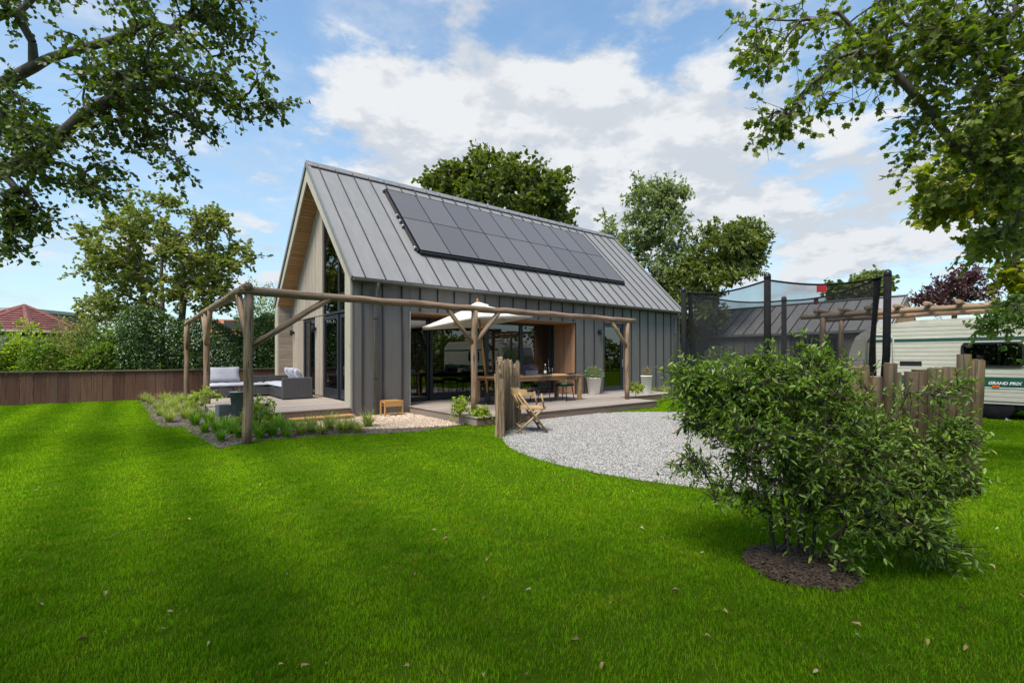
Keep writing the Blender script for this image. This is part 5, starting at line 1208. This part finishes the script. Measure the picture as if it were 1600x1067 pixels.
# ivy hedge and bushes behind the fence
rh = np.random.default_rng(21)
def hedge(name, label, x0, x1, y0, depth, hfun, n_, leafm, size, tmpl, cat='hedge', layers=3):
    x = rh.uniform(x0, x1, n_); z = rh.uniform(0, 1, n_) ** .8 * hfun(x); bulge = .25 * np.sin(x * 2.1 + z) + .18 * np.sin(x * 4.7 + 2 * z + 1); lay = rh.integers(0, layers, n_) / layers * depth
    top = np.clip((z / hfun(x) - .75) / .25, 0, 1)
    P = np.stack([x, y0 + bulge + lay + rh.normal(0, .07, n_) + top * .35, z], 1); Aa = rh.normal(0, .7, (n_, 3)) + np.array([0, -.5, -.35])
    t = thing(name, label, cat, ((x0 + x1) / 2, y0, 0)); put('foliage', leaves_mesh('foliage', P - np.array([(x0 + x1) / 2, y0, 0]), Aa, size, tmpl, leafm, up=(-.1, -.8, .55), tilt=.5, rng=rh), t)
    st_ = MB()
    for k in range(int((x1 - x0) / .6)):
        xx = x0 + (k + .5) * .6 - (x0 + x1) / 2; st_.tube([(xx, .5, 0), (xx + rh.uniform(-.2, .2), .6, 1.0), (xx + rh.uniform(-.3, .3), .6, float(hfun(np.array([xx + (x0 + x1) / 2]))[0]) * .85)], [.04, .03, .012], 6)
    st_.build('stems', M_bark, t)
    return t
hedge('ivy_hedge', 'dense glossy ivy-covered hedge behind the fence beside the gable', -4.6, 4.2, 10.0, .9, lambda x: 3.0 + .25 * np.sin(x * 1.3) + .2 * np.sin(x * 3.1 + 1), 42000, L_ivy, .10, T_oval())
for i, (u, d, w_, h_, mt, lb) in enumerate(((8, 16.6, .9, 1.95, L_hedge, 'dark green bush behind the fence at the left edge'), (45, 17.0, 1.0, 2.0, L_lime, 'yellow-green feathery bush in front of the gazebo'), (85, 16.6, .9, 1.75, L_hedge, 'mid-green bush below the gazebo roof corner'),
        (120, 17.2, .9, 1.85, L_twiggy, 'pale loose bush right of the gazebo roof'), (152, 16.8, .9, 1.9, L_hedge, 'leafy bush left of the many-stemmed tree'), (185, 17.4, 1.0, 2.3, L_ivy, 'dark bush at the foot of the many-stemmed tree'), (150, 19.5, 1.3, 3.0, L_twiggy, 'tall pale shrub behind the bushes right of the gazebo'), (-60, 17, 1.3, 2.2, L_hedge, 'dark hedge bush just left of the gazebo'),
        (410, 20.5, 1.1, 3.6, L_lime, 'bright green shrub between the ivy hedge and the gable'), (432, 23, 1.2, 3.9, L_twiggy, 'olive shrub just left of the gable eave'))):
    p = at(u, HOR, d); t = thing('garden_bush', lb, 'bush', (p.x, p.y, 0), 0, 'bushes behind the fence'); n_ = 4600
    h_ *= 1.12; P = ellipsoid_pts(n_, (0, 0, h_ * .52), (w_, w_ * .8, h_ * .5), rh, .5); ph = rh.uniform(0, 6, 3); sc_ = 1 + .14 * np.sin(P[:, 0] * 4 + ph[0]) + .12 * np.sin(P[:, 2] * 5 + P[:, 1] * 3 + ph[1]); P[:, :2] *= sc_[:, None]; P[:, 2] = np.clip(P[:, 2] * sc_, .05, None)
    put('foliage', leaves_mesh('foliage', P, unit(P - np.array([0, 0, h_ * .4])) + rh.normal(0, .6, (n_, 3)), .11, T_oval(), mt, rng=rh), t)
    MB().tube([(0, 0, 0), (.05, 0, h_ * .4), (-.05, .05, h_ * .8)], [.05, .04, .015], 7).tube([(.05, 0, .1), (.35, .1, h_ * .7)], [.03, .012], 6).tube([(-.05, 0, .1), (-.35, -.1, h_ * .7)], [.03, .012], 6).build('stems', M_bark, t)
# far belt of trees closing the horizon, and the garden trees behind the camera that the panes mirror
def belt(name, label, segs, leafm, size):
    Ps = []
    for (xa, ya), (xb, yb), h_, n_ in segs:
        f = rh.uniform(0, 1, n_); dd = math.hypot(xb - xa, yb - ya); hh = h_ * (.72 + .16 * np.sin(f * dd * .35) + .12 * np.sin(f * dd * .9 + 2)); z = rh.uniform(0, 1, n_) ** .75 * hh; nx, ny = -(yb - ya) / dd, (xb - xa) / dd; o_ = rh.normal(0, 1.0, n_) + .8 * np.sin(f * dd * .8 + z * .7)
        Ps.append(np.stack([xa + (xb - xa) * f + nx * o_, ya + (yb - ya) * f + ny * o_, z], 1))
    P = np.concatenate(Ps); o = put(name, leaves_mesh(name, P, rh.normal(0, 1, P.shape), size, T_round(), leafm, rng=rh, tilt=.8)); tag(o, label, 'trees', kind='stuff')
belt('distant_tree_belt', 'distant belt of trees closing the horizon', [((-45, 8), (-30, 40), 4, 5000), ((-30, 40), (20, 45), 5.0, 6000), ((20, 45), (45, 10), 6, 5000), ((45, 10), (34, -30), 5, 6000), ((17, -14), (15.5, -24), 3.2, 4500)], L_oak, .42)
belt('rear_tree_belt', 'garden trees opposite the house mirrored in its glass doors', [((-24, -24), (20, -27), 8.5, 15000), ((-24, -24), (-26, 0), 7, 7000)], L_hedge, .40)

# ================================================================== SHRUB IN THE LAWN
rs = np.random.default_rng(31)
T = crown_tips(px_blobs([(1095, 590, 3.55, 40, 16, .18, 30), (1085, 615, 3.55, 25, 10, .12, 11), (1150, 610, 3.5, 60, 26, .3, 51), (1235, 595, 3.45, 75, 36, .35, 59), (1290, 605, 3.6, 62, 34, .35, 44), (1180, 670, 3.4, 80, 36, .35, 62), (1280, 670, 3.4, 100, 45, .45, 76), (1350, 672, 3.6, 60, 30, .35, 40), (1415, 722, 3.45, 75, 26, .35, 44), (1220, 728, 3.4, 70, 30, .3, 40), (1320, 745, 3.35, 90, 36, .4, 57), (1400, 760, 3.4, 70, 32, .35, 40),
    (1480, 690, 3.45, 44, 10, .16, 19), (1500, 665, 3.45, 25, 7, .1, 8), (1455, 612, 3.5, 45, 9, .12, 11), (1490, 602, 3.5, 22, 6, .08, 5), (1430, 835, 3.25, 45, 18, .2, 22), (1478, 878, 3.15, 24, 10, .12, 9), (1500, 855, 3.2, 20, 8, .1, 7), (1080, 722, 3.5, 24, 10, .12, 9), (1110, 655, 3.5, 45, 22, .22, 24), (1130, 760, 3.4, 26, 10, .12, 9), (1270, 555, 3.55, 26, 12, .12, 11), (1175, 565, 3.5, 24, 10, .1, 8), (1340, 810, 3.25, 70, 18, .25, 22), (1450, 740, 3.35, 44, 20, .22, 19), (1200, 850, 3.25, 30, 8, .1, 3), (1300, 870, 3.15, 30, 8, .1, 4)]), rs, .10, 3.0)
T = np.concatenate([T, crown_tips(px_blobs([(1235, 785, 3.4, 60, 26, .25, 14), (1330, 800, 3.3, 70, 26, .25, 20), (1175, 770, 3.45, 30, 20, .15, 8), (1400, 815, 3.25, 50, 20, .2, 12)]), rs)])
b0 = Vector((MUL[0], MUL[1], .02)); st_ = ong(1210, 868); st2 = ong(1235, 872); st3 = ong(1265, 880)
make_tree('lawn_shrub', 'wide glossy green shrub growing from the mulch ring in the lawn', [[(st_.x, st_.y, .0), A(1203, 800, 3.45), A(1185, 720, 3.45), A(1165, 650, 3.5)], [(st2.x, st2.y, 0), A(1232, 800, 3.4), A(1240, 720, 3.4), A(1245, 640, 3.45)], [(st3.x, st3.y, 0), A(1275, 815, 3.35), A(1310, 740, 3.4), A(1350, 670, 3.5)], [(st3.x + .05, st3.y - .02, 0), A(1320, 830, 3.3), A(1390, 780, 3.35), A(1440, 740, 3.4)], [(st2.x + .03, st2.y + .04, 0), A(1225, 800, 3.5), A(1215, 720, 3.55), A(1210, 640, 3.55)], [(st3.x - .02, st3.y + .06, 0), A(1262, 800, 3.5), A(1285, 720, 3.55), A(1300, 640, 3.6)], [(st2.x + .06, st2.y - .03, 0), A(1250, 810, 3.28), A(1262, 740, 3.25), A(1270, 690, 3.25)], [(st3.x + .02, st3.y - .05, 0), A(1295, 840, 3.2), A(1350, 800, 3.15), A(1390, 780, 3.15)]],
          T, L_shrub, M_twig, T_lance(), .05, 33, ntw=5, twlen=.21, nleaf=7, rbase=.022, seg=.09, bias=.35, twigs=True, droop=.12, spread=.75, cat='shrub', tilt=.45)

# ================================================================== BED PLANTS
tuft_src = []
for k in range(3):
    tuft_src.append((leaf_tuft(170, .48, .9, L_reed, rg, .42, .8, 'blades'), leaf_tuft(110, .42, .55, L_green, rg, .7, .5, 'blades')))
tufts = [(245, 640, 0), (262, 632, 0), (235, 632, 0), (250, 650, 0), (275, 645, 0), (290, 655, 0), (265, 660, 0), (300, 640, 0), (280, 630, 0), (305, 665, 1), (320, 676, 1), (345, 690, 1), (352, 672, 1), (335, 660, 0), (372, 684, 1), (405, 686, 1), (425, 682, 1), (445, 676, 1), (432, 668, 1), (460, 670, 1), (412, 672, 1), (470, 680, 0), (500, 680, 0), (515, 672, 0), (535, 677, 0), (560, 677, 0), (575, 668, 0), (360, 664, 0), (390, 670, 1), (225, 628, 0), (255, 626, 0), (312, 652, 0), (270, 638, 0), (288, 640, 0), (258, 644, 0), (300, 652, 0), (325, 664, 1), (338, 676, 1), (360, 678, 1), (420, 676, 1), (448, 684, 1), (485, 676, 0), (548, 672, 0), (295, 632, 0), (262, 652, 0), (402, 678, 1), (470, 673, 1)]
for i, (u, v, kd) in enumerate(tufts):
    p = ong(u, v); t = put('grass_tuft', tuft_src[i % 3][kd], None, (p.x, p.y, .005), (0, 0, random.uniform(0, 6))); s = random.uniform(.8, 1.2); t.scale = (s * 1.1, s * 1.1, s * (.72 if kd else .85))
    tag(t, ('fine straw-coloured ornamental grass tuft in the border bed', 'fresh green grass tuft in the border bed near the corner post')[kd], 'grass', ('straw-coloured grass tufts', 'fresh green grass tufts')[kd])
for i, (x, y_) in enumerate(((11.4, -1.2), (11.9, -.8), (12.4, -1.2), (12.9, -.7), (13.5, -1.0), (12.2, -.4), (13.2, -.35), (11.3, -.6))):
    t = put('grass_tuft', tuft_src[i % 3][0], None, (x, y_, .005), (0, 0, i)); t.scale = (1, 1, .95); tag(t, 'dry yellow grass tuft by the far end of the grey wall', 'grass', 'dry tufts beyond the deck')
def lime_plant(u, v, h, w_, label, z=0, n_=34):
    p = ong(u, v, z); t = thing('lime_shrub', label, 'plant', (p.x, p.y, z), 0, 'lime-leaved young shrubs'); tips = ellipsoid_pts(n_, (0, 0, h * .72), (w_, w_, h * .3), rg, .2)
    X, par, rad, tn = grow([[(0, 0, 0), (.02, .01, h * .5), (0, 0, h * .7)]], tips, u, .08, .3, .012); put('stems', skeleton_mesh('stems', X, par, rad, M_barkpale, 0, 5), t)
    P, E, LP, LA = sprays(X, par, tn, 3, .15, 6, rg, .4); put('leaves', leaves_mesh('leaves', LP, LA, .062, T_oval(), L_lime, rng=rg), t)
lime_plant(284, 618, .55, .28, 'lime-green young shrub at the foot of the farthest pergola post'); lime_plant(320, 652, .72, .36, 'lime-green young shrub beside the middle pergola post'); lime_plant(405, 684, .72, .30, 'bright yellow-green shrub right of the corner post', 0, 44)
lime_plant(718, 664, .60, .26, 'yellow bamboo-like shrub in front of the porch deck corner'); lime_plant(752, 664, .42, .22, 'low drooping yellow shrub in front of the porch deck corner'); lime_plant(993, 622, .5, .28, 'yellow shrub at the foot of the right pergola post', .2)
p = ong(1105, 572.5, 0) if False else at(1105, 575, 12.5); 
bw_ = thing('round_bowl_planter', 'round pale bowl planter with olive bush behind the trampoline', 'planter', (at(1112, HOR, 14.5).x, at(1112, HOR, 14.5).y, 0)); MB().lathe([(.18, 0), (.3, .3), (.42, .7), (.45, .95), (.42, 1.12), (.36, 1.14), (.34, 1.08), (0, 1.05)], 24).build('bowl', M_whitepot, bw_); put('bush', bush_mesh(rg, 700, (.45, .45, .38), L_sage, .09, T_oval(), .2), bw_, (.25, -.15, 1.45))

# ================================================================== FALLEN LEAVES, GRAVEL, LAWN
rl = np.random.default_rng(41)
fl_src = []
for k in range(4):
    V, F = T_oval(.22 + .08 * k); V = V.copy(); V[:, 2] += .12 * np.sin(V[:, 0] * 4 + k); fl_src.append(np_mesh('fallen_leaf', V * .06, F, L_dead, np.full(len(V), k / 3.2)))
spots = [(293, 818), (148, 838), (185, 840), (155, 852), (448, 870), (370, 795), (275, 812), (60, 952), (163, 930), (262, 965), (250, 992), (450, 905), (435, 1050), (470, 1055), (508, 1050), (820, 1062), (550, 708), (165, 702), (790, 820), (700, 845), (675, 835), (760, 880), (760, 940), (890, 872), (900, 890), (880, 755), (1000, 830), (1030, 845), (1100, 1003), (1345, 988), (1335, 1000), (1505, 958), (1445, 1005), (1515, 1022), (1586, 874), (1412, 876), (1555, 895), (945, 1045), (1278, 1056), (905, 1008), (755, 1060), (640, 1050), (830, 930), (60, 770), (300, 760), (410, 760), (575, 790), (650, 900), (990, 770), (1050, 800), (1100, 870), (1060, 930), (960, 950), (520, 960), (330, 1010), (120, 1010), (40, 880), (230, 905), (560, 735), (700, 740), (1130, 960), (1590, 940), (1560, 830), (1490, 800)]
for i, (u, v) in enumerate(spots):
    p = ong(u, v); o = put('fallen_leaf', fl_src[i % 4], None, (p.x, p.y, .026 + rl.uniform(0, .008)), (rl.uniform(-.5, .5), rl.uniform(-.5, .5), rl.uniform(0, 6.3))); s = rl.uniform(.4, .8); o.scale = (s, s, s); tag(o, 'small withered leaf lying on the lawn', 'leaf', 'fallen leaves on the lawn')
def stone_mesh(seed, m):
    r_ = np.random.default_rng(seed); V = np.array([(x, y, z) for x in (-1, 1) for y in (-1, 1) for z in (-1, 1)] + [(1.3, 0, 0), (-1.3, 0, 0), (0, 1.3, 0), (0, -1.3, 0), (0, 0, 1.1), (0, 0, -1.1)], float) * .5
    V *= r_.uniform(.7, 1.15, V.shape) * np.array([1, .8, .6]); c = [(4, 6, 7, 5, 8), (0, 1, 3, 2, 9), (2, 3, 7, 6, 10), (0, 4, 5, 1, 11), (1, 5, 7, 3, 12), (0, 2, 6, 4, 13)]
    F = [(q[k], q[(k + 1) % 4], q[4]) for q in c for k in range(4)]; return np_mesh('stone', V, np.array(F), m)
def scatter_stones(name, label, poly, dens, size, m):
    P2 = np.array(poly); lo, hi = P2.min(0), P2.max(0); n_ = int((hi - lo).prod() * dens); P = rl.uniform(lo, hi, (n_, 2)); P = P[inpoly(P, poly)]; n_ = len(P); s = size * rl.uniform(.5, 1.4, n_)
    scatter(name, np.column_stack([P, np.full(n_, .008) + s * .2]), rl.uniform(0, 6.3, (n_, 3)), np.repeat(s[:, None], 3, 1), [stone_mesh(k, m) for k in range(5)], label=label, cat='gravel')
scatter_stones('gravel_stones', 'loose pale grey gravel stones', [(GC[0] + (x_ - GC[0]) * 1.018, GC[1] + (y_ - GC[1]) * 1.018) for x_, y_ in GRAVEL], 3000, .017, M_stone); scatter_stones('pebbles', 'loose tan pebbles along the grey wall', PEB, 1300, .032, M_pebble)
# bark chips on the mulch, litter on the soil
def chip_mesh(seed, m):
    r_ = np.random.default_rng(seed); V, F = cbox((1, .35, .14), 0); V = np.array([tuple(v) for v in V]) * r_.uniform(.7, 1.2, (8, 3)); return np_mesh('chip', V, np.array(F), m)
M_chip = _stone('bark_chip', [(.03, .018, .012), (.065, .038, .023), (.11, .07, .042), (.045, .027, .017)], 0)
n_ = 1500; rr = MR * np.sqrt(rl.uniform(0, 1, n_)) * .98; th = rl.uniform(0, 6.3, n_)
scatter('bark_chips', np.column_stack([MUL[0] + rr * np.cos(th), MUL[1] + rr * np.sin(th), .012 + .036 * (1 - (rr / MR) ** 2)]), np.column_stack([rl.normal(0, .3, (n_, 2)), rl.uniform(0, 6.3, n_)]), np.repeat(rl.uniform(.02, .06, (n_, 1)), 3, 1), [chip_mesh(k, M_chip) for k in range(4)], label='bark chips in the mulch ring', cat='mulch')
P = rl.uniform((-4, -3.2), (1.5, 9), (9000, 2)); P = P[inpoly(P, BED) & ~inpoly(P, PEB)]; n_ = len(P)
M_litter = _stone('bed_litter', [(.16, .12, .08), (.26, .20, .13), (.10, .075, .05), (.20, .17, .13)], 0)
scatter('bed_litter', np.column_stack([P, np.full(n_, .014)]), np.column_stack([rl.normal(0, .3, (n_, 2)), rl.uniform(0, 6.3, n_)]), np.repeat(rl.uniform(.02, .07, (n_, 1)), 3, 1), [chip_mesh(k + 9, M_litter) for k in range(4)], label='dry litter on the border soil', cat='litter')

def clump(seed, nb_, rad, h, wid):
    r_ = np.random.default_rng(seed); V = []; F = []; rv = []
    for i in range(nb_):
        a = r_.uniform(0, 6.28); d0 = rad * math.sqrt(r_.uniform()); bx_, by_ = d0 * math.cos(a), d0 * math.sin(a); az_ = r_.uniform(0, 6.28); ln = h * r_.uniform(.55, 1.15); lean = r_.uniform(.1, .75); dx_, dy_ = math.cos(az_), math.sin(az_); w_ = wid * r_.uniform(.7, 1.3); o_ = len(V); q = r_.uniform(); sx, sy = -dy_, dx_
        for t_ in (0, .5): px_, py_, pz_ = bx_ + dx_ * lean * ln * t_ ** 1.5, by_ + dy_ * lean * ln * t_ ** 1.5, ln * t_; ww = w_ * (1 - .35 * t_); V += [(px_ + sx * ww, py_ + sy * ww, pz_), (px_ - sx * ww, py_ - sy * ww, pz_)]; rv += [q, q]
        V.append((bx_ + dx_ * lean * ln, by_ + dy_ * lean * ln, ln * (1 - .35 * lean))); rv.append(q); F += [(o_, o_ + 1, o_ + 3), (o_, o_ + 3, o_ + 2), (o_ + 2, o_ + 3, o_ + 4)]
    return np_mesh('grass_clump', np.array(V), np.array(F), M_grass, rv)
def lawn_points(d0, d1, dens, edge=1.22):
    n_ = int((d1 - d0) * (d1 + d0) * edge * dens); d = np.sqrt(rl.uniform(d0 ** 2, d1 ** 2, n_)); r_ = rl.uniform(-edge, edge, n_) * (d + .4)
    P = np.column_stack([CX + FX * d + FY * r_, CY + FY * d - FX * r_]); x, y_ = P.T
    k = (y_ < FY0 - .03) & ~inpoly(P, GRAVEL) & ~inpoly(P, BED) & ~inpoly(P, PEB) & (np.hypot(x - MUL[0], y_ - MUL[1]) > MR - .02) & ~((x > -2.8) & (x < .5) & (y_ > -.4)) & ~((x > 0) & (y_ > -.1)) & ~((x > 1.4) & (x < 7.9) & (y_ > -3.25)) & ~((x > 7.8) & (x < 14.3) & (y_ > -1.8)) & (x < 20)
    return P[k]
near = [clump(k, 64, .085, .031, .0016) for k in range(6)]; far = [clump(k + 20, 60, .13, .030, .0028) for k in range(4)]
for nm, lb, rng_, dens, src, sc_ in (('lawn_grass_near', 'short mown grass blades of the near lawn', (1.3, 4.8), 330, near, 1.0), ('lawn_grass_middle', 'short mown grass blades of the middle lawn', (4.8, 9.0), 130, far, 1.0), ('lawn_grass_far', 'short mown grass blades of the far lawn', (9.0, 22.0), 48, far, 1.25)):
    P = lawn_points(rng_[0], rng_[1], dens); n_ = len(P)
    stripe = np.sin(P[:, 0] * 2 * math.pi / 1.05 + .35 * np.sin(P[:, 1] * .5)); lean = np.where(P[:, 0] < 1, .11, .05) * np.clip(stripe * 2.2, -1, 1)
    rot = np.column_stack([-lean + rl.normal(0, .04, n_), rl.normal(0, .04, n_), np.zeros(n_)]); s = sc_ * rl.uniform(.75, 1.2, n_)
    scatter(nm, np.column_stack([P, np.zeros(n_)]), rot, np.column_stack([s, s, s * rl.uniform(.8, 1.15, n_)]), src, label=lb, cat='grass')
